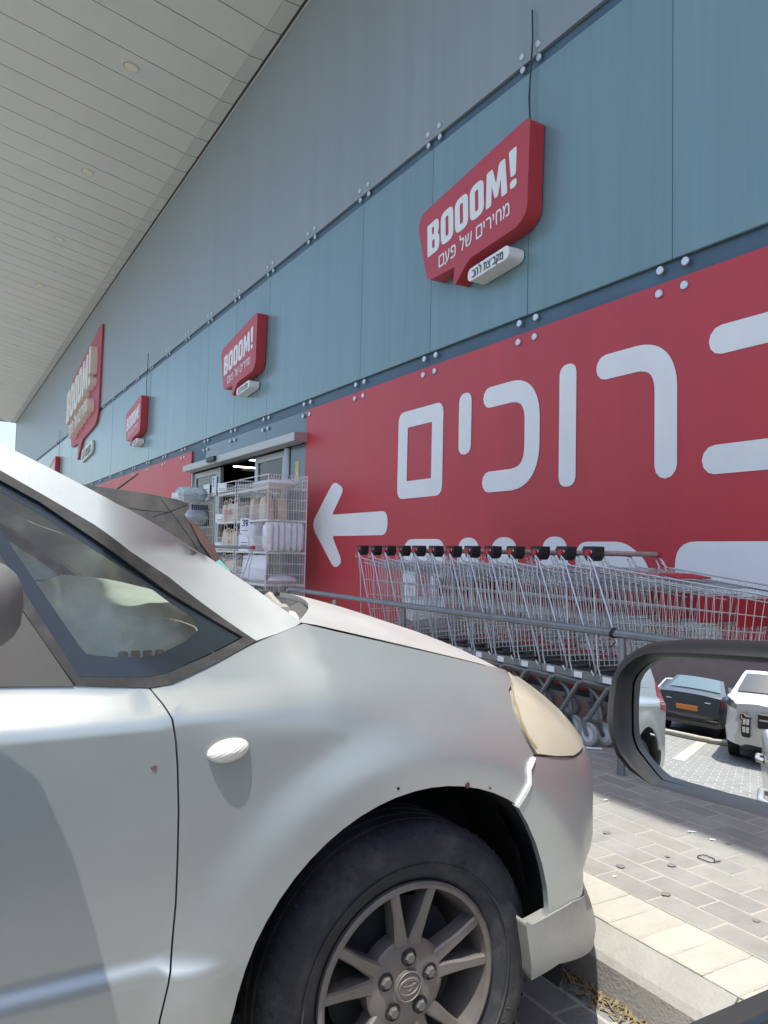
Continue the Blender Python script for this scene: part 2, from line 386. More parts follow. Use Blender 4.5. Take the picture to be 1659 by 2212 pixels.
# stains on the pavers
def g1(a, b, Z=.15): return onz((2250+a/1.93)/1.852, (2950+b/1.93)/1.852, Z)
for (a, b, r_) in [(345, 740, .016), (843, 993, .015), (450, 1000, .016), (1280, 825, .012), (800, 1215, .016), (1495, 1420, .012), (810, 925, .008)]:
    p = g1(a, b); mb = MB(); ring = [(p[0]+r_*random.uniform(.75, 1.15)*math.cos(t*.524), p[1]+r_*random.uniform(.75, 1.15)*math.sin(t*.524), .1535) for t in range(12)]
    mb.add(ring, [tuple(range(12))]); mb.build('stain', M_STAIN, sidewalk)
# small litter
for i, (a, b, w, l) in enumerate([(335, 487, .012, .016), (1000, 733, .008, .03), (1160, 795, .012, .02), (403, 1078, .009, .012)]):
    p = g1(a, b); mb = MB(); mb.box((-w/2, -l/2, 0), (w/2, l/2, .0015)); o = mb.build('paper_scrap', M_CARD); o.location = (p[0], p[1], .1525); o.rotation_euler = (0, 0, random.uniform(0, 3))
    tag(o, 'tiny white paper scrap lying on the sunlit grey pavers', 'litter', 'paper scraps on the pavers')
p = g1(1110, 945); mb = MB(); mb.tube([(p[0]+.022*math.cos(t*.4), p[1]+.03*math.sin(t*.4), .154+.002*math.sin(t)) for t in range(16)], .0016, 5, closed=True)
mb.tube([(p[0]+.01, p[1]-.03, .154), (p[0]+.02, p[1]-.042, .158), (p[0]-.005, p[1]-.035, .154)], .0014, 5)
tag(mb.build('hair_tie', M_BLACK), 'thin dark looped hair tie lying on the grey pavers', 'hair tie')
p = g1(1232, 2005, .115); mb = MB(); mb.add([(-.02, 0, 0), (-.012, .009, .002), (0, .012, .003), (.014, .008, .002), (.022, 0, 0), (.014, -.008, .002), (0, -.012, .003), (-.012, -.009, .002)], [tuple(range(8))])
mb.tube([(.02, 0, .001), (.032, .006, .004)], .0012, 5)
o = mb.build('fallen_leaf', mat('dry_leaf', (.14, .12, .07), .8, vary=.2, scale=60)); o.location = (p[0], p[1], .122); o.rotation_euler = (0, R(-38), .9)
tag(o, 'small brown leaf lying on the sloped concrete kerb', 'leaf')
# white painted dash in the shaded pavement beside the trolleys
p = onz(1265, 1618, .15); q = onz(1300, 1620, .15); mb = MB(); mb.tube([(p[0], p[1], .156), (q[0], q[1], .156)], .005, 6)
tag(mb.build('plastic_straw', M_CARD), 'white straw lying in the shade near the trolley castor', 'straw')
# dry litter along the foot of the kerb
mb = MB()
for i in range(620):
    y = random.uniform(.9, 1.75) if random.random() < .75 else random.uniform(-1, 4)
    x = 1.575-abs(random.gauss(0, .03)); l = random.uniform(.004, .02); w = random.uniform(.0012, .004); a = random.uniform(0, 3.14); h = random.uniform(.001, .012)
    c, s_ = math.cos(a), math.sin(a); t = random.uniform(-.006, .008)
    mb.add([(x-c*l+s_*w, y-s_*l-c*w, h), (x-c*l-s_*w, y-s_*l+c*w, h), (x+c*l-s_*w, y+s_*l+c*w, h+t), (x+c*l+s_*w, y+s_*l-c*w, h+t)], [(0, 1, 2, 3)])
tag(mb.build('leaf_litter', M_LITTER), 'dry leaf bits and twigs gathered along the kerb foot', 'litter', kind='stuff')

# ------------------------------------------------------------------ shop building
bld = empty('shop_building', (D, 20, .15))
tag(bld, 'long supermarket front with blue cladding, red welcome print and deep canopy', 'building')
bld_inv = Matrix.Translation((-D, -20, -.15))
def bpart(mb, name, m, parent=None, smooth=None):
    if parent is None:
        mb.v = [(x-D, y-20, z-.15) for x, y, z in mb.v]; return mb.build(name, m, bld, smooth)
    mb.v = [(x-D, y-20, z-.15) for x, y, z in mb.v]; return mb.build(name, m, parent, smooth)
ZC = 8.72; ZG1, ZG0 = 5.285, 5.175; ZR = 2.985; ZB = 3.125; YEND = 53.0; PT = 1.43
J = [3.34+PT*k for k in range(-4, 36)]
JN = [-2.38]+J[1:] if False else J
DOOR0, DOOR1 = 9.06, 14.2
# core wall behind the cladding, with the door opening
mb = MB(); X0 = D+.034
mb.box((X0, -6, .1), (X0+.25, DOOR0, ZC+.3)); mb.box((X0, DOOR1, .1), (X0+.25, YEND-.05, ZC+.3)); mb.box((X0, DOOR0, 2.62), (X0+.25, DOOR1, ZC+.3))
bpart(mb, 'backing_wall', M_GAP)
mb = MB(); mb.box((X0+.25, -6, ZC-.5), (X0+25, YEND-.05, ZC+.28)); bpart(mb, 'roof', M_WALLIN)
mb = MB(); mb.box((X0+24.7, -6, .1), (X0+24.9, YEND-.1, ZC-.52)); mb.box((X0+.27, YEND-.3, .1), (X0+24.7, YEND-.1, ZC-.52)); mb.box((X0+.27, -5.9, .1), (X0+24.7, -5.7, ZC-.52)); bpart(mb, 'outer_wall', M_WALLIN)
# interior behind the door: dim room with lit tubes
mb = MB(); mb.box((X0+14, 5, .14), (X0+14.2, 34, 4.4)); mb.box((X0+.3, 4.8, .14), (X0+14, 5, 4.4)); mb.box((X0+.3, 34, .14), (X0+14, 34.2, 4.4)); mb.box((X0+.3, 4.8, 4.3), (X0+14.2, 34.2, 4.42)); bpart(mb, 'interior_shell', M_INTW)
def zb_(a, b): return ((500+a/2.074)/1.852, (1650+b/2.074)/1.852)
for (a0, b0, a1, b1, yv) in [(900, 449, 1100, 461, 18.0), (990, 390, 1110, 400, 16.0), (1190, 440, 1330, 452, 14.5), (700, 520, 770, 526, 20.0)]:
    p, q = ony(*zb_(a0, b0), yv), ony(*zb_(a1, b1), yv); zt = (p[2]+q[2])/2; mb = MB(); mb.tube([(p[0], yv, zt), (q[0], yv, zt)], .016, 8); bpart(mb, 'light_tube', M_TUBE)
p, q = ony(*zb_(975, 465), 18.6), ony(*zb_(1080, 490), 18.6); mb = MB(); mb.box((p[0], 18.6, q[2]), (q[0], 18.7, p[2]+.02)); bpart(mb, 'aisle_sign', M_BEIGE)
# upper fascia panels, blue panels, red panels: each its own piece
for i in range(len(J)-1):
    a, b = J[i]+.0035, J[i+1]-.0035
    if b > YEND: break
    mb = MB(); mb.box((D, a-.0031, ZG1), (D+.03, b+.0031, ZC-.06)); bpart(mb, 'fascia_panel', M_GREYP)
    mb = MB(); mb.box((D+random.uniform(0, .004), a, ZB), (D+.03, b, ZG0), .004); bpart(mb, 'cladding_panel', M_BLUE)
    if J[i+1] <= DOOR0+.05 or a >= 13.3:
        z0 = .2
        mb = MB(); mb.box((D, a-.0033 if a < 9 else max(a-.0033, 14.21), z0), (D+.03, b+.0033, ZR)); bpart(mb, 'red_panel', M_RED)
    else:
        mb = MB(); mb.box((D+.012, a, 2.70), (D+.03, min(b, 14.2), ZR+.0), .003); bpart(mb, 'transom_panel', mat('transom_glass', (.075, .13, .16), .2))
mb = MB(); mb.box((D+.012, DOOR0+.01, .2), (D+.03, 9.56, 2.56), .003); bpart(mb, 'side_light', mat('transom_glass', (.075, .13, .16), .2))
mb = MB(); mb.lathe([(0, 0), (.026, 0), (.029, .004), (.029, .014), (.008, .016), (.008, .10)], 14, 'x'); bolt = mb.mesh('bolt', 35); bolt.materials.append(M_BOLT)
nb = 0
for y in J:
    if y > 34: break
    for z in (ZG1+.075, ZG1-.035, ZB-.045, ZR-.065):
        for s_ in (-.10, .10):
            if nb >= 298: break
            if ZR-.1 < z < ZR and 14 < y < 14.5 and s_ < 0: continue
            o = link('bolt', bolt, None, bld); o.location = (-.014, y+s_-20, z-.15); nb += 1
            if z in (ZG1-.035, ZB-.045):
                o.location.x = -.004
# canopy ceiling: sloping slats, each a piece; perimeter band, trim, downlights
can = empty('canopy'); can.parent = bld
def cz(x): return ZC+.01+.205*(D-.28-x) if x < D-.28 else ZC
XE = .08
SY = [9.56+.694*k for k in range(-20, 63)]
def cpart(mb, name, m, smooth=None): mb.v = [(x-D, y-20, z-.15) for x, y, z in mb.v]; return mb.build(name, m, can, smooth)
def slat(a, b):
    mb = MB(); t = .05
    pr = [(XE, cz(XE)), (D-.285, cz(D-.285)), (D-.285, cz(D-.285)+t), (XE, cz(XE)+t)]
    mb.loft([[(x, y, z) for x, z in pr] for y in (a, b)]); cpart(mb, 'ceiling_slat', M_CEIL)
    mb = MB(); mb.box((D-.28, a, ZC), (D-.045, b, ZC+.05)); cpart(mb, 'perimeter_slat', M_CEIL)
for k in range(len(SY)-1):
    if SY[k] > YEND-.6: break
    slat(SY[k]+.011, SY[k+1]-.011)
mb = MB(); pr = [(XE, cz(XE)+.06), (D-.29, cz(D-.285)+.06), (D, ZC+.07), (D, cz(XE)+.45), (XE, cz(XE)+.5)]
mb.loft([[(x, y, z) for x, z in pr] for y in (-4.5, YEND-.5)]); cpart(mb, 'canopy_body', M_DARK)
mb = MB(); mb.box((XE-.06, -4.5, cz(XE)-.02), (XE-.003, YEND-.5, cz(XE)+.5)); mb.box((XE-.06, YEND-.49, ZC+.03), (D, YEND-.43, cz(XE)+.49)); cpart(mb, 'canopy_edge', M_LIGHTTRIM)
mb = MB(); mb.box((D-.015, -4.5, ZC-.05), (D+.02, YEND-.5, ZC-.02)); cpart(mb, 'edge_trim', M_LIGHTTRIM)
mb = MB(); mb.box((D-.042, -4.5, ZC-.015), (D-.002, YEND-.5, ZC+.03)); cpart(mb, 'shadow_gap', M_TRIM)
for k in range(9):
    y = 12.69+k*4.13; x = 2.42; z = cz(x)
    mb = MB(); mb.lathe([(.095, -.004), (.125, -.012), (.14, -.004), (.14, .02)], 24, 'z', (x, y, z)); mb.v = [(a, b, c-.205*(a-x)) for a, b, c in mb.v]; cpart(mb, 'downlight_ring', M_DLRING, 40)
    mb = MB(); mb.lathe([(0, -.003), (.096, -.003)], 20, 'z', (x, y, z)); mb.v = [(a, b, c-.205*(a-x)-.006) for a, b, c in mb.v]; cpart(mb, 'downlight_lens', M_DLIGHT)
# welcome print: letters and arrow are flat print on the red panels (y, z)
PX = D-.004
def fnw(a, b, t): return (PX+t, a, b)
def print_letter(loops, name='printed_letter', off=0.0):
    mb = MB(); mb.prism(loops, lambda a, b, t: (PX-off+t, a, b), 0, None); bpart(mb, name, M_WHITE)
def rect(a, b, c, d): return [(a, c), (b, c), (b, d), (a, d)]
W = .18
print_letter([round_poly(rect(6.75, 5.94, 1.71, 2.60), .11), round_poly(rect(6.57, 6.13, 1.885, 2.43), .012, 2)])
def capsule(a, b, c, d): print_letter([round_poly(rect(a, b, c, d), min(abs(a-b)*.49, .2), 8)])
capsule(5.69, 5.50, 2.06, 2.62); capsule(4.38, 4.20, 1.685, 2.62)
def pstroke(pts, w=W, off=0.0): print_letter([stroke([tuple(p) for p in smooth_path(pts, 5)], w)], off=off)
print_letter([stroke(fillet([(5.24, 2.52), (4.69, 2.52), (4.69, 1.785), (5.24, 1.785)], .36, 16), W)])
print_letter([stroke(fillet([(3.91, 2.52), (3.385, 2.52), (3.385, 1.77)], .27, 14), W)])
print_letter([stroke(fillet([(2.97, 2.505), (2.32, 2.505), (2.32, 1.865)], .27, 14), W)])
print_letter([stroke([(3.02, 1.77), (2.12, 1.77)], W)])
print_letter([round_poly([(8.82, 1.49), (8.22, 2.0), (7.93, 1.90), (8.24, 1.60), (6.93, 1.60), (6.93, 1.345), (8.22, 1.345), (7.93, 1.03), (8.15, .96)], [.16, .1, .12, .05, .13, .13, .05, .12, .1], 6)], 'printed_arrow')
# second line, heavier
print_letter([round_poly(rect(6.60, 5.87, .5, 1.30), .16), round_poly(rect(6.36, 6.11, .74, 1.06), .02, 2)])
capsule(5.68, 5.35, .86, 1.31); capsule(5.20, 4.84, .86, 1.31); capsule(4.56, 4.27, .5, 1.31)
print_letter([stroke([(5.05, 1.0), (4.4, .62)], .26)], off=.002)
print_letter([round_poly([(4.19, 1.27), (3.72, 1.27), (3.50, 1.12), (3.50, .5), (4.19, .5), (4.19, .75), (3.78, .75), (3.78, 1.0), (4.19, 1.0)], [.12, .1, .14, .06, .1, .1, .05, .05, .1])])
print_letter([round_poly([(3.31, 1.27), (2.1, 1.27), (1.98, 1.1), (1.98, .5), (2.26, .5), (2.26, .92), (3.31, .92)], [.16, .14, .14, .1, .1, .06, .16])])
capsule(3.28, 2.98, .48, .82)
# entrance: header, sensor, frames, panes
ent = empty('entrance'); ent.parent = bld
def epart(mb, name, m, smooth=None): mb.v = [(x-D, y-20, z-.15) for x, y, z in mb.v]; return mb.build(name, m, ent, smooth)
mb = MB(); mb.box((D-.18, 9.035, 2.57), (D+.02, 14.13, 2.685), .008); epart(mb, 'door_header', M_LIGHTTRIM)
mb = MB(); mb.box((D-.178, 9.02, 2.572), (D+.02, 9.032, 2.683)); epart(mb, 'header_end_cap', M_PINKGREY)
mb = MB(); mb.box((D-.235, 12.15, 2.60), (D-.183, 12.55, 2.68), .015); epart(mb, 'door_sensor', M_BLACK)
def frame(y0, y1, z1, x=D+.04, w=.12, pane=True):
    z0 = .17
    for (a, b, c, d) in [(y0, y0+w, z0, z1), (y1-w, y1, z0, z1), (y0+w, y1-w, z1-w*.8, z1), (y0+w, y1-w, z0, z0+w*1.4)]:
        mb = MB(); mb.box((x, a, c), (x+.05, b, d), .004); epart(mb, 'door_frame', M_ALU)
    mb = MB(); mb.box((x+.02, y0+w, z0+w), (x+.028, y1-w, z1-w*.8)); epart(mb, 'door_pane', M_DOORGLASS)
frame(12.70, 14.12, 2.55); frame(9.80, 10.98, 2.55)
mb = MB(); mb.lathe([(.055, .16), (.055, 2.55), (0, 2.55)], 14, 'z', (D+.02, 9.68, 0)); epart(mb, 'door_post', M_ALU, 40)
mb = MB(); mb.box((D+.005, 14.13, .16), (D+.055, 14.2, 2.56)); epart(mb, 'door_jamb', M_ALU)
mb = MB(); mb.box((D+.03, 12.58, .16), (D+.09, 12.66, 2.55)); epart(mb, 'door_jamb', M_ALU)
# stickers and notices on the doors
mb = MB(); mb.box((D+.008, 9.28, 2.08), (D+.0105, 9.40, 2.34)); st = epart(mb, 'door_sticker', M_STICKER)
mb = MB(); mb.prism([stroke([(9.385, 2.05), (9.36, 2.16), (9.31, 2.2), (9.30, 2.08), (9.36, 2.02), (9.31, 1.98)], .028)], lambda a, b, t: (D+.006+t, a, b), 0, None); epart(mb, 'door_sticker', M_CREAM)

# ------------------------------------------------------------------ lettering
HEB = {
 'mem_final': (.72, ['ring']),
 'ayin': (.66, [[(.06, 1), (.24, .12)], [(-.04, -.12), (.28, .03), (.5, .3), (.58, 1)]]),
 'pe': (.66, [[(0, 0), (.45, 0), (.6, .15), (.6, .8), (.45, 1), (.15, 1), (.02, .88), (.04, .55), (.3, .5)]]),
 'lamed': (.6, [[(.04, 1.38), (.04, 1), (.5, 1), (.54, .75), (.3, 0)]]),
 'shin': (.86, [[(0, 1), (.1, 0), (.45, 0), (.68, .2), (.78, 1)], [(.40, 1), (.36, .52), (.1, .4)]]),
 'yod': (.2, [[(.02, 1), (.1, .96), (.1, .55)]]),
 'resh': (.6, [[(0, 1), (.38, 1), (.52, .85), (.52, 0)]]),
 'het': (.7, [[(.05, 0), (.05, 1), (.45, 1), (.6, .85), (.6, 0)]]),
 'mem': (.76, [[(.0, 0), (.12, .55), (0, 1)], [(.13, .6), (.3, .96), (.5, 1), (.66, .8), (.66, 0), (.36, 0)]]),
 'bet': (.66, [[(0, 1), (.4, 1), (.5, .88), (.5, .1)], [(0, 0), (.62, 0)]]),
 'he': (.66, [[(0, 1), (.42, 1), (.56, .86), (.56, 0)], [(.05, .6), (.05, 0)]]),
 'tav': (.74, [[(0, 0), (.12, .04), (.14, .92)], [(.06, 1), (.48, 1), (.62, .86), (.62, 0)]]),
 'tsadi': (.64, [[(.02, 1), (.5, .1)], [(.54, 1), (.5, .68), (.32, .48)], [(0, 0), (.56, 0)]]),
 'vav': (.22, [[(.0, 1), (.08, .96), (.1, .9), (.1, 0)]]),
 'qof': (.66, [[(0, 1), (.5, 1), (.56, .85), (.36, .08)], [(.06, .62), (.06, -.35)]]),
}
LINE1 = ['mem_final', 'ayin', 'pe', ' ', 'lamed', 'shin', ' ', 'mem_final', 'yod', 'resh', 'yod', 'het', 'mem']
LINE2 = ['bet', 'he', 'lamed', ' ', 'tav', 'tsadi', 'vav', 'bet', 'qof', 'mem']
def hebrew_line(seq, w=.15, gap=.2, sp=.42):
    x = 0; out = []
    for g in seq:
        if g == ' ': x += sp; continue
        adv, st_ = HEB[g]
        out.append([('ring', x, x+adv-.04) if s_ == 'ring' else [(px_+x, py_) for px_, py_ in s_] for s_ in st_]); x += adv+gap
    return out, x-gap
def booom():
    def rr(x0, x1, y0, y1, r): return round_poly([(x0, y0), (x1, y0), (x1, y1), (x0, y1)], r, 5)
    gl = []; x = 0; w = .60
    gl.append([round_poly([(x, 0), (x+w*.85, 0), (x+w, .14), (x+w, .42), (x+w-.08, .53), (x+w-.02, .64), (x+w-.02, .86), (x+w*.84, 1), (x, 1)], [.05, .14, .1, .1, .03, .1, .1, .14, .05], 4), rr(x+.24, x+.36, .17, .43, .05), rr(x+.24, x+.34, .60, .84, .05)])
    x += w+.07
    for k in range(3):
        gl.append([rr(x, x+w, 0, 1, .24), rr(x+.23, x+.37, .2, .8, .06)]); x += w+.07
    m = .86
    gl.append([round_poly([(x, 0), (x+.23, 0), (x+.25, .55), (x+.36, .12), (x+.50, .12), (x+.61, .55), (x+.63, 0), (x+m, 0), (x+m-.06, 1), (x+.56, 1), (x+.43, .5), (x+.30, 1), (x+.06, 1)], [.06, .06, .0, .05, .05, 0, .06, .06, .06, .06, .04, .06, .06], 3)])
    x += m+.1
    gl.append([round_poly([(x+.03, .32), (x+.23, .32), (x+.28, 1.06), (x-.02, 1.06)], .07, 4)])
    gl.append([rr(x, x+.25, 0, .22, .1)])
    return gl, x+.26
SIGN_OUT = [(-.06, -.005), (0.0, .14+.0), (0, 0)]
def speech_sign(name, label, y0, z0, S, thick, letter_t, reds, white, group=None, detail=True, pillmat=None):
    # y0,z0: world y and z of the sign's lower corner that lies farther along the wall; S scale (1 = 1.44 m wide)
    root = empty(name, (D-.012, y0, z0)); tag(root, label, 'sign', group)
    out = round_poly([(0, 0), (.44, .0), (.425, -.15), (.46, -.165), (.66, .005), (1.31, .06), (1.42, .14), (1.445, .90), (1.36, .905), (-.13, .69), (-.18, .58)], [.07, .0, .01, .01, .06, .12, .10, .09, .03, .16, .14], 6)
    f = lambda a, b, t: (-t, -a*S, b*S)
    mb = MB(); mb.prism([out], f, thick, 0); board = mb.build('board', reds, root)
    pr = round_poly([(.655, -.212), (1.215, -.166), (1.215, -.052), (.655, -.098)], .056, 6)
    mb = MB(); mb.prism([pr], f, thick*1.05, 0); pill = mb.build('caption_plate', pillmat or white, root)
    gl, tw = booom(); H = .315; ang = math.atan(.14); sx = 1.31/(tw*H)
    lt = thick+letter_t
    def place(p, ox, oy, h, sxx): 
        a = p[0]*h*sxx; b = p[1]*h; return (ox+a*math.cos(ang)-b*math.sin(ang)*.35, oy+a*math.sin(ang)+b*math.cos(ang))
    for g in gl:
        mb = MB(); mb.prism([[place(p, .0, .225, H, sx) for p in l] for l in g], f, lt, thick if letter_t > .01 else None, back=False); mb.build('letter', white, root)
    def line(seq, ox, oy, h, width, w, m, par, t, slope):
        nonlocal ang
        gs, tw2 = hebrew_line(seq); k = width/(tw2*h); keep = ang; ang = slope
        for gi in gs:
            mb = MB()
            for si, s_ in enumerate(gi):
                if s_[0] == 'ring':
                    e = w/2/(h*k); q = w/2/h
                    rc = lambda x0, x1, y0, y1, rr: [place(p, ox, oy, h, k) for p in round_poly([(x0, y0), (x1, y0), (x1, y1), (x0, y1)], rr, 4)]
                    loops = [rc(s_[1]-e, s_[2]+e, -q, 1+q, .16), rc(s_[1]+e, s_[2]-e, q, 1-q, .04)]
                else: loops = [stroke([place(p, ox, oy, h, k) for p in fillet(s_, .14, 4)], w)]
                mb.prism(loops, f, t+.0012*si, (thick if letter_t > .01 else None), back=False)
            mb.build('letter', m, par)
        ang = keep
    line(LINE1, .20, .075, .10, 1.02, .018, white, root, lt, math.atan(.125))
    line(LINE2, .725, -.183, .058, .42, .0105, M_TRIM, root, thick*1.05+.004, math.atan(.082))
    return root
SG = 'speech bubble signs in a row on the blue cladding'
speech_sign('shop_sign', 'red speech bubble BOOOM! sign above the red welcome panels', 6.02, 3.745, 1.0, .15, .003, M_SIGNRED, M_SIGNWHITE, SG)
speech_sign('shop_sign', 'red speech bubble BOOOM! sign above the glass entrance door', 11.98, 3.735, 1.0, .15, .003, M_SIGNRED, M_SIGNWHITE, SG)
speech_sign('shop_sign', 'red speech bubble BOOOM! sign between the entrance and the giant BOOOM! sign', 19.25, 3.735, 1.0, .15, .003, M_SIGNRED, M_SIGNWHITE, SG)
speech_sign('shop_sign', 'far red BOOOM! sign past the giant sign, half hidden by the silver windscreen pillar', 33.5, 3.735, 1.0, .15, .003, M_SIGNRED, M_SIGNWHITE, SG)
big = speech_sign('giant_shop_sign', 'giant faded red BOOOM! sign with raised cream letters crossing fascia and cladding', 28.9, 4.62, 3.55, .05, .20, M_SIGNPINK, M_CREAM)
# thin lines above the small signs: cables, and one dark panel joint
for (y, z0, l) in [(17.9, 4.6, 'thin cable looping down onto the small sign beside the giant sign'), (4.72, 4.62, 'thin dark panel joint line running to the sign above the welcome panels'), (32.15, 4.6, 'thin cable dropping onto the far half hidden sign')]:
    mb = MB(); mb.tube([(0, 0, 0), (-.01, .015, .3), (0, -.01, .8), (.0, 0, 1.05)], .007, 6); o = mb.build('sign_line', M_TRIM); o.location = (D-.03, y, z0); tag(o, l, 'cable')
# far beige building beyond the shop's end and sky gap
mb = MB(); mb.box((1.5, 75, -.1), (20, 90, 7.0)); mb.box((1.3, 74.8, 7.0), (20.2, 90.2, 7.35))
o = mb.build('far_building', M_BEIGE); tag(o, 'beige low building beyond the far end of the shop', 'building')

# ------------------------------------------------------------------ silver car
YS, YC, HW = 1.27, 2.12, .85
XN, XR = 1.10, -2.28
_pl = []
for k in range(161):
    th = math.pi/2*(1-k/160); n_ = 3.2
    _pl.append((XR-.42*math.sin(th)**(2/n_), YC-HW*math.cos(th)**(2/n_) if k < 160 else YS))
for k in range(1, 60): _pl.append((XR+(XN-XR)*k/60, YS))
for k in range(161):
    th = math.pi/2*k/160; n_ = 2.6
    c = math.cos(th) if k < 160 else 0.0
    _pl.append((XN+.50*math.sin(th)**(2/n_), YC-HW*c**(2/n_)))
_pl = np.array(_pl); _s = np.concatenate([[0], np.cumsum(np.hypot(*np.diff(_pl, axis=0).T))])
_i0 = int(np.argmin(np.abs(_pl[:, 0]-0)+10*(np.abs(_pl[:, 1]-YS) > 1e-6))); _U = _s-_s[_i0]+_pl[_i0, 0]
_uu = np.linspace(_U[0], _U[-1], 1400); _x = np.interp(_uu, _U, _pl[:, 0]); _y = np.interp(_uu, _U, _pl[:, 1])
_k = np.ones(31)/31
def _sm(a): return np.convolve(np.pad(a, 15, mode='reflect', reflect_type='odd'), _k, 'valid')
_x, _y = _sm(_x), _sm(_y); _tx, _ty = np.gradient(_x, _uu), np.gradient(_y, _uu); _l = np.hypot(_tx, _ty); _tx, _ty = _tx/_l, _ty/_l
U0, UC = float(_uu[0]), float(_uu[-1])
HXF, HXR, HZ, AR = .85, -1.72, .305, .397
def zc(u): return float(np.interp(u, [-.2, .3, .655, .87, 1.23, 1.45, 1.8, 2.3], [1.03, 1.03, 1.005, .955, .868, .81, .765, .74]))
def off(u, z):
    o = 0.0; fade = 1-sm(.36, .52, u)
    o -= .016*sm(.497, .468, z)*fade*sm(-2.3, -1.9, u)
    if z < .42: o += .05*((.42-z)/.22)**2
    o += .048*sm(.868, .925, z)*(1-sm(.28, .80, u))
    o += .40*max(0, z-.925)*(1-sm(.25, .62, u))
    nb_ = sm(1.12, 1.5, u); ft = sm(.25, .6, u); h = zc(u); t = min(1.6, max(0, (z-(h-.2))/.2)); o += .145*t**2.2*ft*(1-.75*nb_)
    if z > .60: o += .065*((z-.60)/.17)**2*nb_
    o += (.022*sm(.475, .44, z)+.015*sm(.43, .33, z))*nb_
    for hx in (HXF, HXR):
        r_ = math.hypot(u-hx, z-HZ); o -= .02*sm(.545, .43, r_)*sm(.2, .4, z)
    # rear hatch leans forward
    o += .30*max(0, z-.98)*sm(-2.25, -2.5, u)
    return o
def surf(u, z, d=0.0):
    u = min(UC, max(U0, u)); tx, ty = np.interp(u, _uu, _tx), np.interp(u, _uu, _ty)
    o = off(u, z)-d
    return np.array([np.interp(u, _uu, _x)-ty*o, np.interp(u, _uu, _y)+tx*o, z])
def snorm(u, z, d=0.0):
    e = .004; a = surf(u+e, z, d)-surf(u-e, z, d); b = surf(u, z+e, d)-surf(u, z-e, d); n = np.cross(a, b)
    l = np.linalg.norm(n); n = n/l if l > 1e-12 else np.array([1., 0, 0])
    return n
def solve(px, py, guess=None, d=0.0):
    if guess is None:
        g = ony(px, py, YS+.02); guess = (min(1.7, g[0]), min(1.6, max(.15, g[2])))
    u, z = guess; tgt = np.array([px, py])
    for _ in range(30):
        q = proj(surf(u, z, d)); e = tgt-q
        if np.abs(e).max() < .05: break
        h = 1e-3; J_ = np.column_stack([(proj(surf(u+h, z, d))-q)/h, (proj(surf(u, z+h, d))-q)/h])
        st_ = np.linalg.solve(J_.T@J_+np.eye(2)*200, J_.T@e); st_ = np.clip(st_, -.12, .12); u += st_[0]; z += st_[1]; u = min(1.9, u)
    return (float(u), float(z))
def trace(*pts, d=0.0):
    out = []; g = None
    for p in pts:
        if len(p) == 3: out.append((p[0], p[1])); g = (p[0], p[1])      # explicit (u, z, 0)
        else: g = solve(p[0], p[1], None, d); out.append(g)
    return out
def dense(loop, step):
    out = []
    for i, p in enumerate(loop):
        q = loop[(i+1) % len(loop)]; L_ = math.hypot(q[0]-p[0], q[1]-p[1]); k = max(1, int(math.ceil(L_/step)))
        for j in range(k): out.append((p[0]+(q[0]-p[0])*j/k, p[1]+(q[1]-p[1])*j/k))
    return out
def inside(p, loop):
    c = False; x, y = p
    for i in range(len(loop)):
        x1, y1 = loop[i]; x2, y2 = loop[i-1]
        if (y1 > y) != (y2 > y) and x < (x2-x1)*(y-y1)/(y2-y1)+x1: c = not c
    return c
def cdt_fill(loop, step, holes=()):
    loops = [loop]+list(holes); bnd = []; edges = []
    for l in loops:
        o = len(bnd); bnd += l; edges += [(o+i, o+(i+1) % len(l)) for i in range(len(l))]
    ba = np.array(bnd); xs = np.arange(ba[:, 0].min(), ba[:, 0].max(), step); pts = list(bnd)
    for r_, yv in enumerate(np.arange(ba[:, 1].min()+step*.3, ba[:, 1].max(), step*.866)):
        for x in xs:
            p = (x+(step/2 if r_ % 2 else 0), yv)
            if inside(p, loop) and not any(inside(p, h) for h in holes) and np.min(np.hypot(ba[:, 0]-p[0], ba[:, 1]-p[1])) > step*.55: pts.append(p)
    v, e, f, *_ = delaunay_2d_cdt([Vector(p) for p in pts], edges, [], 0, 1e-6)
    v = [(p.x, p.y) for p in v]; ff = []
    for t in f:
        c = (sum(v[i][0] for i in t)/3, sum(v[i][1] for i in t)/3)
        if inside(c, loop) and not any(inside(c, h) for h in holes): ff.append(tuple(t))
    return v, ff
car = empty('parked_car', (.0, YC, 0)); tag(car, 'dusty silver hatchback with clouded headlamp and cracked bumper joint parked nose to the kerb', 'car')
CO = np.array([0, YC, 0])
def carlink(name, me, m, parent=None): return link(name, me, m, parent or car)
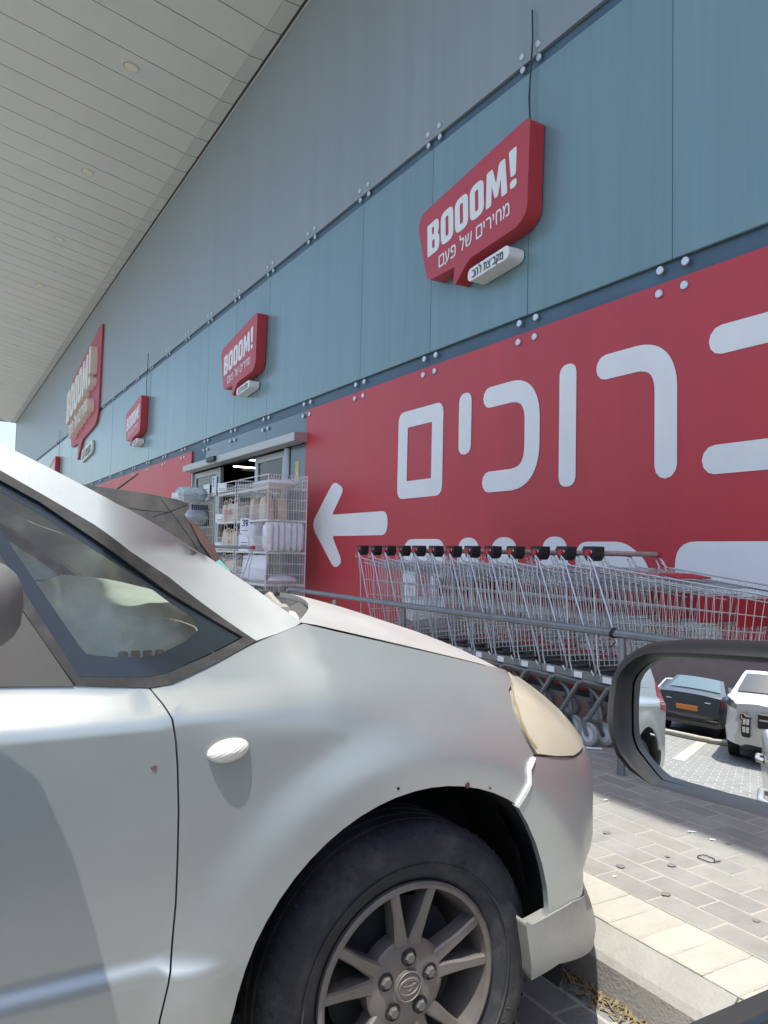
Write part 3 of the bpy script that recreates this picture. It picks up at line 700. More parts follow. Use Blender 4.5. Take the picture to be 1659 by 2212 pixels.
def panel(name, loop, m, step=.03, ret=.014, d=0.0, parent=None, holes=(), mirror=True, fn=None, nf=None):
    fn = fn or (lambda u, z: surf(u, z, d)); nf = nf or (lambda u, z: snorm(u, z, d))
    loop = dense(loop, step*.7); holes = [dense(h, step*.7) for h in holes]
    v, f = cdt_fill(loop, step, holes)
    P = [fn(*p)-CO for p in v]; N = [nf(*p) for p in v]
    res = []
    for side in ((1, -1) if mirror else (1,)):
        sg = np.array([1, side, 1]); vv = [tuple(p*sg) for p in P]; nn = [tuple(n*sg) for n in N]; fs = []
        for t in f:
            a, b, c = (np.array(vv[i]) for i in t); n = np.cross(b-a, c-a)
            fs.append(t if n@np.array(nn[t[0]]) > 0 else t[::-1])
        if ret:
            for l in [loop]+holes:
                o = len(vv); k = len(l)
                for p in l:
                    q = fn(*p)-CO; n = nf(*p); vv += [tuple(q*sg), tuple((q-n*ret)*sg)]
                    c_ = n*0; nn += [(0, 0, 0), (0, 0, 0)]
                fs += [(o+2*i, o+2*((i+1) % k), o+2*((i+1) % k)+1, o+2*i+1) for i in range(k)]
        me = bpy.data.meshes.new(name); me.from_pydata(vv, [], fs)
        for p in me.polygons: p.use_smooth = True
        me.normals_split_custom_set_from_vertices(nn)
        res.append(carlink(name, me, m, parent))
    return res
def arc(cx, cz_, r_, a0, a1, n=24): return [(cx+r_*math.cos(R(a0+(a1-a0)*k/n)), cz_+r_*math.sin(R(a0+(a1-a0)*k/n)), 0) for k in range(n+1)]
GAP = [(322, 1485), (351, 1520), (372, 1553), (380, 1600), (384, 1660), (386, 1750), (384, 1850), (380, 1950), (370, 2065), (345, 2205)]
gapA = [(x+2.2, y) for x, y in GAP]; gapB = [(x-2.2, y) for x, y in GAP]
HOODCUT = [(1093, 1448), (1040, 1436), (960, 1417), (880, 1399), (800, 1381), (725, 1364), (655, 1347)]
fender = trace(*gapA, (.335, .22, 0), *arc(HXF, HZ, AR, 192, 56), (1143, 1700), (1141, 1655), (1153, 1630), (1138, 1603), (1122, 1572), (1107, 1530), (1099, 1490), *HOODCUT, (640, 1353), (600, 1369), (553, 1389), (500, 1414), (445, 1443), (405, 1463), (370, 1477), (345, 1483))
panel('front_fender', fender, M_PAINT, .026)
door = trace(*gapB, (.318, .22, 0), (-.745, .22, 0), (-.745, .965, 0), (-.3, .955, 0), (60, 1481), (200, 1483), (300, 1484))
fd = panel('front_door', door, M_PAINT, .03)
rdoor = [(-.752, .22), (-.752, .965), (-1.55, .985), (-1.62, .80)]+[(a, b) for a, b, _ in arc(HXR, HZ, AR, 78, 40, 8)]+[(-1.40, .53), (-1.38, .22)]
panel('rear_door', [(-.752, .22), (-.752, .965), (-1.5, .985), (-1.5, .66), (-1.36, .52), (-1.31, .22)], M_PAINT, .05)
rq = [(-1.505, .985), (-2.45, 1.0), (-2.45, .52), (-2.14, .50)]+[(a, b) for a, b, _ in arc(HXR, HZ, AR, 153, 57, 20)]+[(-1.505, .70)]
panel('rear_quarter', rq, M_PAINT, .05)
# bumpers
bump = trace((1157, 1634), (1147, 1660), (1147, 1695), (1120, 1745), (1140, 1780), (1158, 1822), (1172, 1870), (1182, 1920), (1186, 1965), (1163, 2004), (1215, 1976), (1266, 1944), (1.75, .395, 0), (UC, .39, 0), (UC, .655, 0), (1.75, .665, 0), (1238, 1637), (1195, 1635))
panel('front_bumper', bump, M_PAINT, .024)
lip = trace((1150, 2000), (1163, 2007), (1215, 1979), (1255, 1955), (1.62, .335, 0), (1.8, .33, 0), (UC, .33, 0), (UC, .205, 0), (1.75, .205, 0), (1.6, .207, 0), (1245, 2046), (1200, 2078), (1142, 2114), d=.024)
def dl(u, z): return .004+(.03+.035*sm(1.1, 1.45, u))*sm(.40, .25, z)
def lipf(u, z): return surf(u, z, dl(u, z))
def lipn(u, z):
    e = .004; a = lipf(u+e, z)-lipf(u-e, z); b = lipf(u, z+e)-lipf(u, z-e); n = np.cross(a, b); return n/max(1e-9, np.linalg.norm(n))
panel('bumper_lip', lip, mat('scuffed_lip_paint', (.34, .345, .32), .5, .35, vary=.12, scale=9, dust=((.06, .055, .05), 26, .64, .9)), .018, ret=.03, fn=lipf, nf=lipn)
# white exposed edge of the cracked joint between fender and bumper
crack = [(1153, 1634), (1146, 1648), (1143, 1665), (1144, 1692), (1128, 1722), (1115, 1742), (1121, 1746), (1136, 1722), (1149, 1696), (1148, 1664), (1158, 1638)]
panel('bumper_edge', trace(*crack, d=.006), mat('raw_white_plastic', (.8, .78, .72), .6), .015, d=.006, mirror=False)
panel('rear_bumper', [(-2.13, .495), (-2.45, .515), (U0, .53), (U0, .24), (-2.2, .22), (-2.10, .30)], M_PAINT, .05)
panel('tailgate', [(-2.56, .535), (U0, .54), (U0, 1.0), (-2.60, 1.0)], M_PAINT, .06)
panel('tail_lamp', [(-2.18, .82), (-2.58, .80), (-2.60, 1.16), (-2.40, 1.18), (-2.24, 1.0)], M_TAIL, .05, d=.006)
# headlamp lens with a darker inner edge line
lamp = trace((1096, 1451), (1130, 1462), (1163, 1477), (1196, 1522), (1222, 1570), (1.72, .79, 0), (1.72, .70, 0), (1236, 1631), (1200, 1632), (1158, 1627), (1142, 1602), (1126, 1571), (1111, 1530), (1103, 1490))
panel('headlamp', lamp, M_LAMP, .02, d=.004)
rim_ = trace((1105, 1478), (1113, 1510), (1128, 1556), (1143, 1590), (1161, 1614), (1158, 1617), (1140, 1594), (1125, 1561), (1110, 1515), (1103, 1480), d=.0055)
panel('lamp_inner_edge', rim_, mat('lamp_edge_line', (.30, .25, .14), .4), .015, ret=0, d=.0055)
# side repeater
c = solve(493, 1621); mb = MB(); ang = R(-6)
pc = surf(*c)-CO; nn_ = snorm(*c)
for k in range(1): pass
rings = []
for j in range(7):
    f_ = math.cos(j/6*math.pi/2); h_ = .021*math.sin(j/6*math.pi/2)
    ring = []
    for i in range(28):
        a = 2*math.pi*i/28; du = .037*f_*math.cos(a)*math.cos(ang)-.019*f_*math.sin(a)*math.sin(ang)*1; dz = .0200*f_*math.sin(a)+.037*f_*math.cos(a)*.07
        p = surf(c[0]+du, c[1]+dz)-CO+nn_*h_; ring.append(tuple(p))
    rings.append(ring)
mb.loft(rings); mb.build('side_repeater', ribbed('ribbed_clear_lens', (.72, .70, .62)), car, 60)
mb = MB(); mb.lathe([(0, -.014), (.010, -.010), (.013, 0), (.010, .01)], 12, 'y', tuple(pc+nn_*.0075)); mb.build('repeater_bulb', mat('orange_bulb', (.75, .55, .42), .4), car, 60)
# paint chip on the door, rust spot on the arch
for (px_, py_, r_, m_) in [(333, 1659, .0055, mat('rust_chip', (.16, .09, .08), .8)), (1010, 1696, .007, mat('red_scrape', (.12, .03, .025), .7)), (860, 1703, .004, M_DARK), (1058, 1702, .003, M_DARK)]:
    u, z = solve(px_, py_); lp = [(u+r_*random.uniform(.6, 1.1)*math.cos(t*.7), z+r_*random.uniform(.5, 1)*math.sin(t*.7)) for t in range(9)]
    panel('paint_chip', lp, m_, .01, ret=0, d=.0012, mirror=False)
# flecks of dirt and bird droppings
mb = MB()
for i in range(60):
    if i < 28: px_, py_ = random.uniform(430, 1080), random.uniform(1400, 1690)
    elif i < 42: px_, py_ = random.uniform(10, 370), random.uniform(1500, 2150)
    else:
        t = random.random(); px_, py_ = 30+560*t, 1010+355*t+random.uniform(-18, 14)
    if (px_-880)**2/350**2+(py_-2128)**2/420**2 < 1: continue
    u, z = solve(px_, py_); r_ = random.choice((.0005, .0006, .0008, .0012)); q = [surf(u+r_*random.uniform(.5, 1)*math.cos(k*1.05), z+r_*random.uniform(.6, 1.8)*math.sin(k*1.05), .0009)-CO for k in range(6)]
    mb.add(q, [tuple(range(6))])
mb.build('dirt_speck', mat('pale_dirt', (.5, .49, .46), .8), car)['kind'] = 'stuff'
# hood
us = list(np.linspace(.64, 1.25, 16))+list(np.linspace(1.29, UC-.001, 26)); grid = []
NT = 25
for u in us:
    e = surf(u, zc(u)+.003)-CO; w_ = -e[1]; row = []
    for k in range(NT):
        t = -1+2*k/(NT-1); cr = .06*min(1, w_/.68)**1.6*(1-abs(t)**2.4)
        bx = .22*(1-abs(t)**2.2)*(1-sm(.64, 1.25, u))
        row.append((e[0]+bx, e[1]*(-t), e[2]+cr-bx*.16))
    grid.append(row)
mb = MB(); nr = len(grid); vv = [p for r_ in grid for p in r_]
ff = [(i*NT+k, i*NT+k+1, (i+1)*NT+k+1, (i+1)*NT+k) for i in range(nr-1) for k in range(NT-1)]
mb.add(vv, ff); o_ = len(mb.v); rim_pts = [grid[0][k] for k in range(NT)]
mb.add([p for k in range(NT) for p in (grid[0][k], (grid[0][k][0]+.012, grid[0][k][1], grid[0][k][2]-.035))], [(2*k, 2*k+2, 2*k+3, 2*k+1) for k in range(NT-1)])
hood = mb.build('hood', M_HOOD, car, 40)
mb = MB(); pp = [g for g in grid[0]]
# washer nozzle on the hood crest
q = onplane(722, 1311, (0, YC-.10, 0), np.array([0, 1., 0]))-CO
mb = MB(); mb.lathe([(0, .022), (.006, .02), (.011, .008), (.015, 0), (.015, -.02)], 12, 'z', tuple(q)); mb.build('washer_nozzle', M_SEAL, car, 50)
# A pillar
APT = [(0, 958), (60, 987), (150, 1033), (250, 1087), (350, 1141), (450, 1203), (540, 1264), (600, 1308), (652, 1343)]
APB = [(553, 1384), (520, 1362), (430, 1298), (364, 1246), (280, 1190), (203, 1133), (100, 1073), (0, 1016)]
ap = trace((-.24, 1.50, 0), *APT, (640, 1352), (598, 1369), *APB, (-.26, 1.415, 0))
panel('windscreen_pillar', ap, M_PILLAR, .025)
# window seal ring with quarter glass, frit and clear pane
GL = [(525, 1376), (364, 1279), (203, 1164), (85, 1084), (0, 1037), (-150, 950), (0, 1198), (90, 1338), (171, 1462), (250, 1464), (322, 1462), (360, 1454), (430, 1424), (480, 1400)]
SO = APB+[(-175, 932), (-8, 1232), (85, 1372), (163, 1481), (240, 1484), (322, 1485), (372, 1477), (445, 1442), (500, 1413)]
panel('window_seal', trace(*SO), M_SEAL, .02, ret=.004, d=.003, holes=[trace(*GL)])
CL = [(0, 1060), (85, 1108), (203, 1187), (296, 1248), (364, 1299), (405, 1325), (425, 1343), (430, 1362), (406, 1384), (350, 1412), (321, 1421), (250, 1420), (207, 1417), (188, 1413), (176, 1401), (100, 1290), (31, 1188), (-40, 1080)]
fr = panel('window_border', trace(*GL), M_FRIT, .025, ret=0, d=-.006, holes=[trace(*CL)])
pn = panel('quarter_window', trace(*CL), M_PANE, .04, ret=0, d=-.0065)
# mirror sail and front door window, rear windows
panel('mirror_base', trace((160, 1482), (-10, 1236), (-140, 1040), (-140, 1483)), mat('grey_mirror_plastic', (.075, .073, .07), .6, vary=.1, scale=10), .03, d=.004)
panel('door_window', [(.045, .952), (-.70, .972), (-.66, 1.40), (-.30, 1.395), (-.16, 1.36), (-.06, 1.24)], M_CARGLASS, .06, ret=0, d=-.006)
panel('rear_window', [(-.80, .975), (-1.50, .99), (-1.42, 1.40), (-.76, 1.40)], M_CARGLASS, .06, ret=0, d=-.006)
panel('rear_pillar', [(-1.505, .99), (-2.60, 1.0), (-2.52, 1.46), (-1.43, 1.46)], M_PAINT, .06)
panel('roof_rail', [(-.25, 1.405), (-.66, 1.405), (-.70, .975), (-.76, .975), (-.74, 1.405), (-1.44, 1.405), (-1.44, 1.5), (-.24, 1.5)], M_PAINT, .05)
panel('tailgate_window', [(-2.64, 1.03), (U0, 1.03), (U0, 1.42), (-2.66, 1.42)], M_CARGLASS, .06, ret=0, d=.004)
# roof and windscreen
rows = []
for u in np.linspace(-2.55, -.22, 14):
    e = surf(max(u, -2.45), 1.495)-CO; x_ = e[0] if u > -2.4 else -2.42
    rows.append([(x_+(u-max(u, -2.45)), e[1]*(-t), 1.495+.075*(1-abs(t)**2.2)) for t in np.linspace(-1, 1, 15)])
mb = MB(); mb.loft(rows, closed=False); mb.build('roof', M_PAINT, car, 50)
wl = [surf(*p)-CO for p in trace((-.22, 1.492, 0), *APT)]; rows = []
for e in wl: rows.append([(e[0]+.06*(1-abs(t)**2.2), e[1]*(-t), e[2]-.006-.03*(1-abs(t)**2.2)) for t in np.linspace(-1, 1, 17)])
mb = MB(); mb.loft(rows, closed=False); mb.build('windscreen', M_PANE, car, 50)
base = rows[-1]
hr = grid[0]; crow = []
for k in range(17):
    t = -1+2*k/16; a = np.array(base[k]); kk = (k/16)*(NT-1); i0 = int(min(NT-2, kk)); b = np.array(grid[0][i0])*(1-(kk-i0))+np.array(grid[0][i0+1])*(kk-i0)
    crow.append([tuple(a+(b-a)*s_+np.array([0, 0, -.02-.02*math.sin(math.pi*s_)])) for s_ in np.linspace(-.15, 1.12, 9)])
mb = MB(); mb.loft(crow, closed=False); mb.build('cowl', M_BLACKPL, car, 40)
mb = MB()
for k in range(22):
    q = onz(612+k*2.1, 1310+k*.9, 1.0)-CO
for k in range(26):
    y_ = -.58+k*.012; j = (y_+.67)/1.34*16; i0 = int(j); a = np.array(crow[i0][2])*(1-(j-i0))+np.array(crow[i0+1][2])*(j-i0); b = np.array(crow[i0][7])*(1-(j-i0))+np.array(crow[i0+1][7])*(j-i0)
    mb.tube([tuple(a+np.array([0, 0, .009])), tuple(b+np.array([0, 0, .012]))], .0022, 4)
mb.build('cowl_grille', M_SEAL, car)
# wiper: pivot block, arm, blade
def cw(px_, py_, yv): return ony(px_, py_, yv)-CO
pv = cw(603, 1312, 1.66); mb = MB(); mb.box(tuple(pv-np.array([.018, .016, .03])), tuple(pv+np.array([.018, .016, .008])), .006); p2 = cw(582, 1290, 1.72)
mb.tube([tuple(pv+np.array([0, 0, .0])), tuple(pv+np.array([-.012, .03, .024])), tuple(p2+np.array([0, .05, -.01]))], [.010, .011, .008], 8); mb.build('wiper_arm', mat('dusty_wiper_plastic', (.30, .28, .245), .7), car, 40)
mb = MB(); mb.tube([tuple(pv+np.array([.0, .01, .03])), (pv[0]+.04, .2, 1.03), (pv[0]+.03, .55, 1.03)], .006, 6); mb.build('wiper_blade', M_RUBBER, car)
# inside: dash with instrument hump, floor, seats, far trim
rows = []
for (yv, dz, dx) in [(-.66, -.10, .02), (-.655, -.055, .01), (-.60, -.028, 0), (-.5, -.008, 0), (-.38, .0, 0), (-.2, 0, 0), (-.05, -.03, 0), (.15, -.05, 0), (.4, -.05, 0), (.6, -.06, 0), (.66, -.12, .02)]:
    rows.append([(x+dx, yv, z+dz) for x, z in [(.17, .62), (.16, .98), (.19, 1.055), (.26, 1.085), (.36, 1.075), (.48, 1.045), (.62, 1.02), (.80, 1.0), (.80, .62)]])
mb = MB(); mb.loft(rows); mb.build('dashboard', M_DASH, car, 50)
mb = MB()
for k in range(4): mb.box((.30+k*.022, -.668, .93), (.315+k*.022, -.661, .962), .002)
mb.build('dash_vent', M_DARK, car)
mb = MB(); mb.tube([(.02+.05*math.sin(a)*.4, -.36+.18*math.cos(a), .98+.17*math.sin(a)) for a in np.linspace(0, 2*math.pi, 28)[:-1]], .014, 8, closed=True); mb.tube([(.02, -.54, .98), (.05, -.36, .96), (.02, -.18, .98)], .016, 6); mb.tube([(.05, -.36, .96), (.2, -.36, .93)], .025, 8); mb.build('steering_wheel', M_BLACK, car, 50)
for (sx, sy) in ((-.75, -.36), (-.75, .36), (-1.65, -.36), (-1.65, .36)):
    mb = MB(); mb.box((sx, sy-.24, .30), (sx+.5, sy+.24, .52), .06); mb.box((sx-.12, sy-.23, .50), (sx+.04, sy+.23, 1.05), .05); mb.box((sx-.10, sy-.12, 1.08), (sx, sy+.12, 1.28), .04); mb.build('seat', M_SEAT, car, 40)
mb = MB(); mb.box((-2.3, -.70, .2), (.9, .70, .28)); mb.box((.3, -.66, .28), (.36, .66, .9)); mb.box((.5, -.50, .28), (1.30, .50, .74)); mb.box((-2.2, -.7, .28), (-2.0, .7, .9)); mb.build('underbody', M_DARK, car)  # floor pan and bulkheads, plus an added engine bay block stopping light leaks
mb = MB(); mb.box((1.30, -.55, .40), (1.42, .55, .66)); mb.build('bumper_beam', M_DARK, car)
mb = MB(); mb.box((-.70, -.735, .30), (.30, -.70, .90)); mb.box((-1.5, -.735, .30), (-.76, -.70, .9)); mb.box((-.70, .70, .30), (.30, .735, .90)); mb.box((-1.5, .70, .30), (-.76, .735, .9)); mb.build('door_card', M_SEAT, car)
# wheel arches
for hx in (HXF, HXR):
    for s_ in (-1, 1):
        mb = MB(); pts = [(hx+.402*math.cos(R(a)), HZ+.402*math.sin(R(a))) for a in np.linspace(-15, 195, 30)]
        yo, yi = s_*(HW-.035), s_*(HW-.36)
        mb.add([p for x, z in pts for p in ((x, yo, z), (x, yi, z))], [(2*i, 2*i+2, 2*i+3, 2*i+1) for i in range(29)])
        mb.add([(x, yi, z) for x, z in pts], [tuple(range(30))]); mb.build('wheel_arch', M_RUBBER, car, 60)
# a torn liner flap ahead of the front wheel
mb = MB(); fl = []
for (a, b) in [(1085, 1770), (1120, 1840), (1140, 1930), (1150, 2000)]:
    p = ony(a, b, 1.34)-CO; fl.append([tuple(p), tuple(p+np.array([.05, .09, 0]))])
mb.loft(fl, closed=False); mb.build('arch_liner', mat('grey_liner', (.09, .095, .09), .7, vary=.2), car, 60)
# wheels
def make_wheel(m_rim, logo=True, r_t=.313, r_r=.205):
    w = empty('wheel')
    mb = MB(); T = .19
    prof = [(r_r-.012, .035), (r_r, .012), (r_r+.008, .006), (r_r+.03, -.004), (r_t-.045, -.010), (r_t-.02, 0), (r_t-.006, .014), (r_t, .032)]
    gro = []
    for k in range(4):
        y_ = .045+k*.034; gro += [(r_t, y_), (r_t-.008, y_+.002), (r_t-.008, y_+.008), (r_t, y_+.010)]
    prof += gro+[(r_t, T-.03), (r_t-.02, T), (r_r, T-.01)]
    mb.lathe(prof, 72, 'y'); ty = mb.build('tyre', M_TYRE, w, 35)
    mb = MB()
    for k in range(64):
        a = 2*math.pi*k/64; c_, s_ = math.cos(a), math.sin(a); t = (-s_, c_)
        for (rr0, y0, rr1, y1) in [(r_t-.017, .002, r_t-.001, .030)]:
            hw = .0035
            mb.add([(rr0*c_-t[0]*hw, y0-.003, rr0*s_-t[1]*hw), (rr0*c_+t[0]*hw, y0-.003, rr0*s_+t[1]*hw), ((rr1+.003)*c_+t[0]*hw, y1, (rr1+.003)*s_+t[1]*hw), ((rr1+.003)*c_-t[0]*hw, y1, (rr1+.003)*s_-t[1]*hw)], [(0, 1, 2, 3)])
    mb.build('tread_block', M_TYRE, ty)['kind'] = 'stuff'
    mb = MB()
    for (rr, hh) in ((r_r+.034, .0025), (r_t-.05, .002)):
        mb.tube([(rr*math.cos(a), -.0075, rr*math.sin(a)) for a in np.linspace(0, 2*math.pi, 73)[:-1]], hh, 4, closed=True)
    mb.build('sidewall_ridge', M_TYRE, ty)
    # embossed sidewall strokes
    mb = MB()
    for base_a, seq in ((R(-22), 'INIRAE'), (R(78), '195H')):
        for j, ch in enumerate(seq):
            a = base_a+(-1 if base_a < 0 else -1)*j*R(7.5); rr = r_r+.058
            sts = {'I': [[(0, -1), (0, 1)]], 'N': [[(-.6, -1), (-.6, 1), (.6, -1), (.6, 1)]], 'R': [[(-.5, -1), (-.5, 1), (.5, .8), (.5, .2), (-.5, 0), (.6, -1)]], 'A': [[(-.6, -1), (0, 1), (.6, -1)]], 'E': [[(.5, 1), (-.5, 1), (-.5, -1), (.5, -1)], [(-.5, 0), (.3, 0)]],
                   '1': [[(-.3, .6), (0, 1), (0, -1)]], '9': [[(.5, .2), (-.4, .2), (-.4, 1), (.5, 1), (.5, -1)]], '5': [[(.5, 1), (-.5, 1), (-.5, .1), (.5, .1), (.5, -1), (-.5, -1)]], 'H': [[(-.5, -1), (-.5, 1)], [(.5, -1), (.5, 1)], [(-.5, 0), (.5, 0)]]}[ch]
            for s_ in sts:
                pts = []
                for (lx, ly) in s_:
                    tx, tz = math.sin(a), -math.cos(a); rx, rz = math.cos(a), math.sin(a)
                    pts.append((rr*rx+tx*lx*.009+rx*ly*.011, -.0082, rr*rz+tz*lx*.009+rz*ly*.011))
                mb.tube(pts, .0014, 4)
    mb.build('sidewall_letter', M_TYRE, ty)['kind'] = 'stuff'
    mb = MB(); mb.lathe([(r_r-.002, .012), (r_r-.002, .003), (r_r-.008, .000), (r_r-.016, .004), (r_r-.020, .020), (r_r-.026, .055), (r_r-.03, .15), (r_r-.005, .17)], 72, 'y'); rim = mb.build('rim', m_rim, w, 40)
    mb = MB(); mb.lathe([(0, .016), (.05, .016), (.078, .0165), (.089, .024), (.089, .06), (0, .06)], 48, 'y'); hub = mb.build('hub', m_rim, w, 40)
    for k in range(5):
        a0 = R(88+72*k)
        for s_ in (-1, 1):
            mb = MB(); rings = []
            for (r_, da, hw, y_) in [(.068, 11.5, .0165, .0175), (.092, 11.2, .0150, .0165), (.14, 12.6, .0108, .010), (r_r-.012, 13.6, .0108, .006)]:
                a = a0+s_*R(da); c_, q_ = math.cos(a), math.sin(a); t = (-q_, c_)
                rings.append([(r_*c_-t[0]*hw, y_+.004, r_*q_-t[1]*hw), (r_*c_-t[0]*hw*.7, y_, r_*q_-t[1]*hw*.7), (r_*c_+t[0]*hw*.7, y_, r_*q_+t[1]*hw*.7), (r_*c_+t[0]*hw, y_+.004, r_*q_+t[1]*hw), (r_*c_+t[0]*hw*.9, y_+.04, r_*q_+t[1]*hw*.9), (r_*c_-t[0]*hw*.9, y_+.04, r_*q_-t[1]*hw*.9)])
            mb.loft(rings); mb.build('spoke', m_rim, w, 40)
        mb = MB(); mb.lathe([(0, .006), (.009, .006), (.011, .010), (.011, .022)], 6, 'y', (.054*math.cos(a0), 0, .054*math.sin(a0))); mb.build('lug_nut', mat('dull_lug_steel', (.16, .155, .15), .5, .4), w)
        mb = MB(); mb.lathe([(.0125, .0145), (.017, .0135), (.0175, .0165)], 20, 'y', (.054*math.cos(a0), 0, .054*math.sin(a0))); mb.build('lug_recess', M_RUBBER, w)
    mb = MB(); mb.lathe([(0, .010), (.026, .010), (.031, .013), (.031, .02)], 32, 'y'); cp = mb.build('centre_cap', m_rim, w, 40)
    if logo:
        mb = MB()
        def ell(cx, cz_, a, b, r_): mb.tube([(cx+a*math.cos(t), .0092, cz_+b*math.sin(t)) for t in np.linspace(0, 2*math.pi, 33)[:-1]], r_, 5, closed=True)
        ell(0, 0, .028, .028, .0013); ell(0, 0, .0225, .0155, .0014); ell(0, .004, .0075, .0115, .0013); ell(0, .0065, .0165, .0055, .0013)
        mb.build('emblem', mat('dull_emblem', (.22, .21, .19), .5, .3), cp)
    mb = MB(); mb.lathe([(0, .075), (.15, .075), (.15, .09), (0, .09)], 32, 'y'); mb.build('brake_disc', M_RUBBER, w)
    return w
w0 = make_wheel(M_RIM); w0.parent = car; hubp = ony(880, 2128, YS+.042+.016)-CO; w0.location = (hubp[0], -HW+.042, hubp[2])
for (hx, s_) in ((HXR, -1), (HXF, 1), (HXR, 1)):
    w_ = copy_tree(w0, car); w_.location = (hx, s_*(HW-.042), hubp[2]); w_.rotation_euler = (0, .5, 0 if s_ < 0 else math.pi)
# door mirror of the silver car
mb = MB(); c_ = ony(-62, 1306, 1.13)-CO-np.array([.045, 0, 0]); rings = []
for k in range(9):
    t = -1+2*k/8; s_ = (1-abs(t)**3.0)**.5 if abs(t) < 1 else .05; s_ = max(.05, s_)
    rings.append([tuple(c_+np.array([.105*s_*math.copysign(abs(math.cos(a))**.7, math.cos(a)), t*.10, .066*s_*math.copysign(abs(math.sin(a))**.7, math.sin(a))])) for a in np.linspace(0, 2*math.pi, 25)[:-1]])
mb.loft(rings); mr_ = mb.build('door_mirror', mat('grey_mirror_shell', (.17, .17, .165), .5, vary=.1, scale=10), car, 60)
mb = MB(); mb.tube([tuple(c_+np.array([.0, .06, -.055])), tuple(c_+np.array([.005, .14, -.085])), tuple(c_+np.array([.005, .185, -.10]))], [.035, .032, .04], 10); mb.build('mirror_arm', M_BLACKPL, mr_, 50)
# door handles and rear plate
for s_ in (-1, 1):
    for ux in (-.58, -1.36):
        p = surf(ux, .86)-CO; mb = MB(); mb.tube([(p[0]-.09, s_*(-p[1]-.0), .86), (p[0]-.07, s_*(-p[1]+.03), .865), (p[0]+.07, s_*(-p[1]+.03), .865), (p[0]+.09, s_*(-p[1]), .86)], .011, 8); mb.build('door_handle', M_PAINT, car, 50)
mb = MB(); mb.box((-2.735, -.26, .62), (-2.72, .26, .73), .004); mb.build('number_plate', M_YPLATE, car)

# ------------------------------------------------------------------ handrail along the trolley bay
RX = 2.80; RZ = .80
rail = empty('guard_rail', (RX, 4.5, .15)); tag(rail, 'galvanised pipe rail standing between the parked silver car and the trolleys', 'railing')
mb = MB(); mb.tube([(0, -5.2, RZ-.15), (0, 0, RZ-.15), (0, 1.95, RZ-.15+.01)], .0195, 14); mb.build('top_pipe', M_STEEL, rail, 50)
mb = MB(); mb.tube([(0, 1.93, RZ-.14), (0, 2.0, RZ-.16), (.02, 2.03, RZ-.25), (.02, 2.03, 0)], .019, 12); mb.build('end_post', M_STEEL, rail, 50)
for y in (0, -1.94, -3.9):
    mb = MB(); mb.tube([(0, y, 0), (0, y, RZ-.168)], .019, 12); mb.build('post', M_STEEL, rail, 50)
mb = MB()
for k in range(3): mb.tube([(.0225*math.cos(t), -1.90+.008*k+.006*math.sin(t*2), RZ-.15+.0225*math.sin(t)) for t in np.linspace(0, 6.28, 12)[:-1]], .003, 4, closed=True)
mb.tube([(0, -1.9, RZ-.19), (.02, -1.86, RZ-.22), (0, -1.88, RZ-.27)], .003, 4)
o = mb.build('wire_tie', M_BLACK); o.location = (RX, 4.5, .15); tag(o, 'dark wire tie wrapped round the pipe rail above a post', 'wire tie')

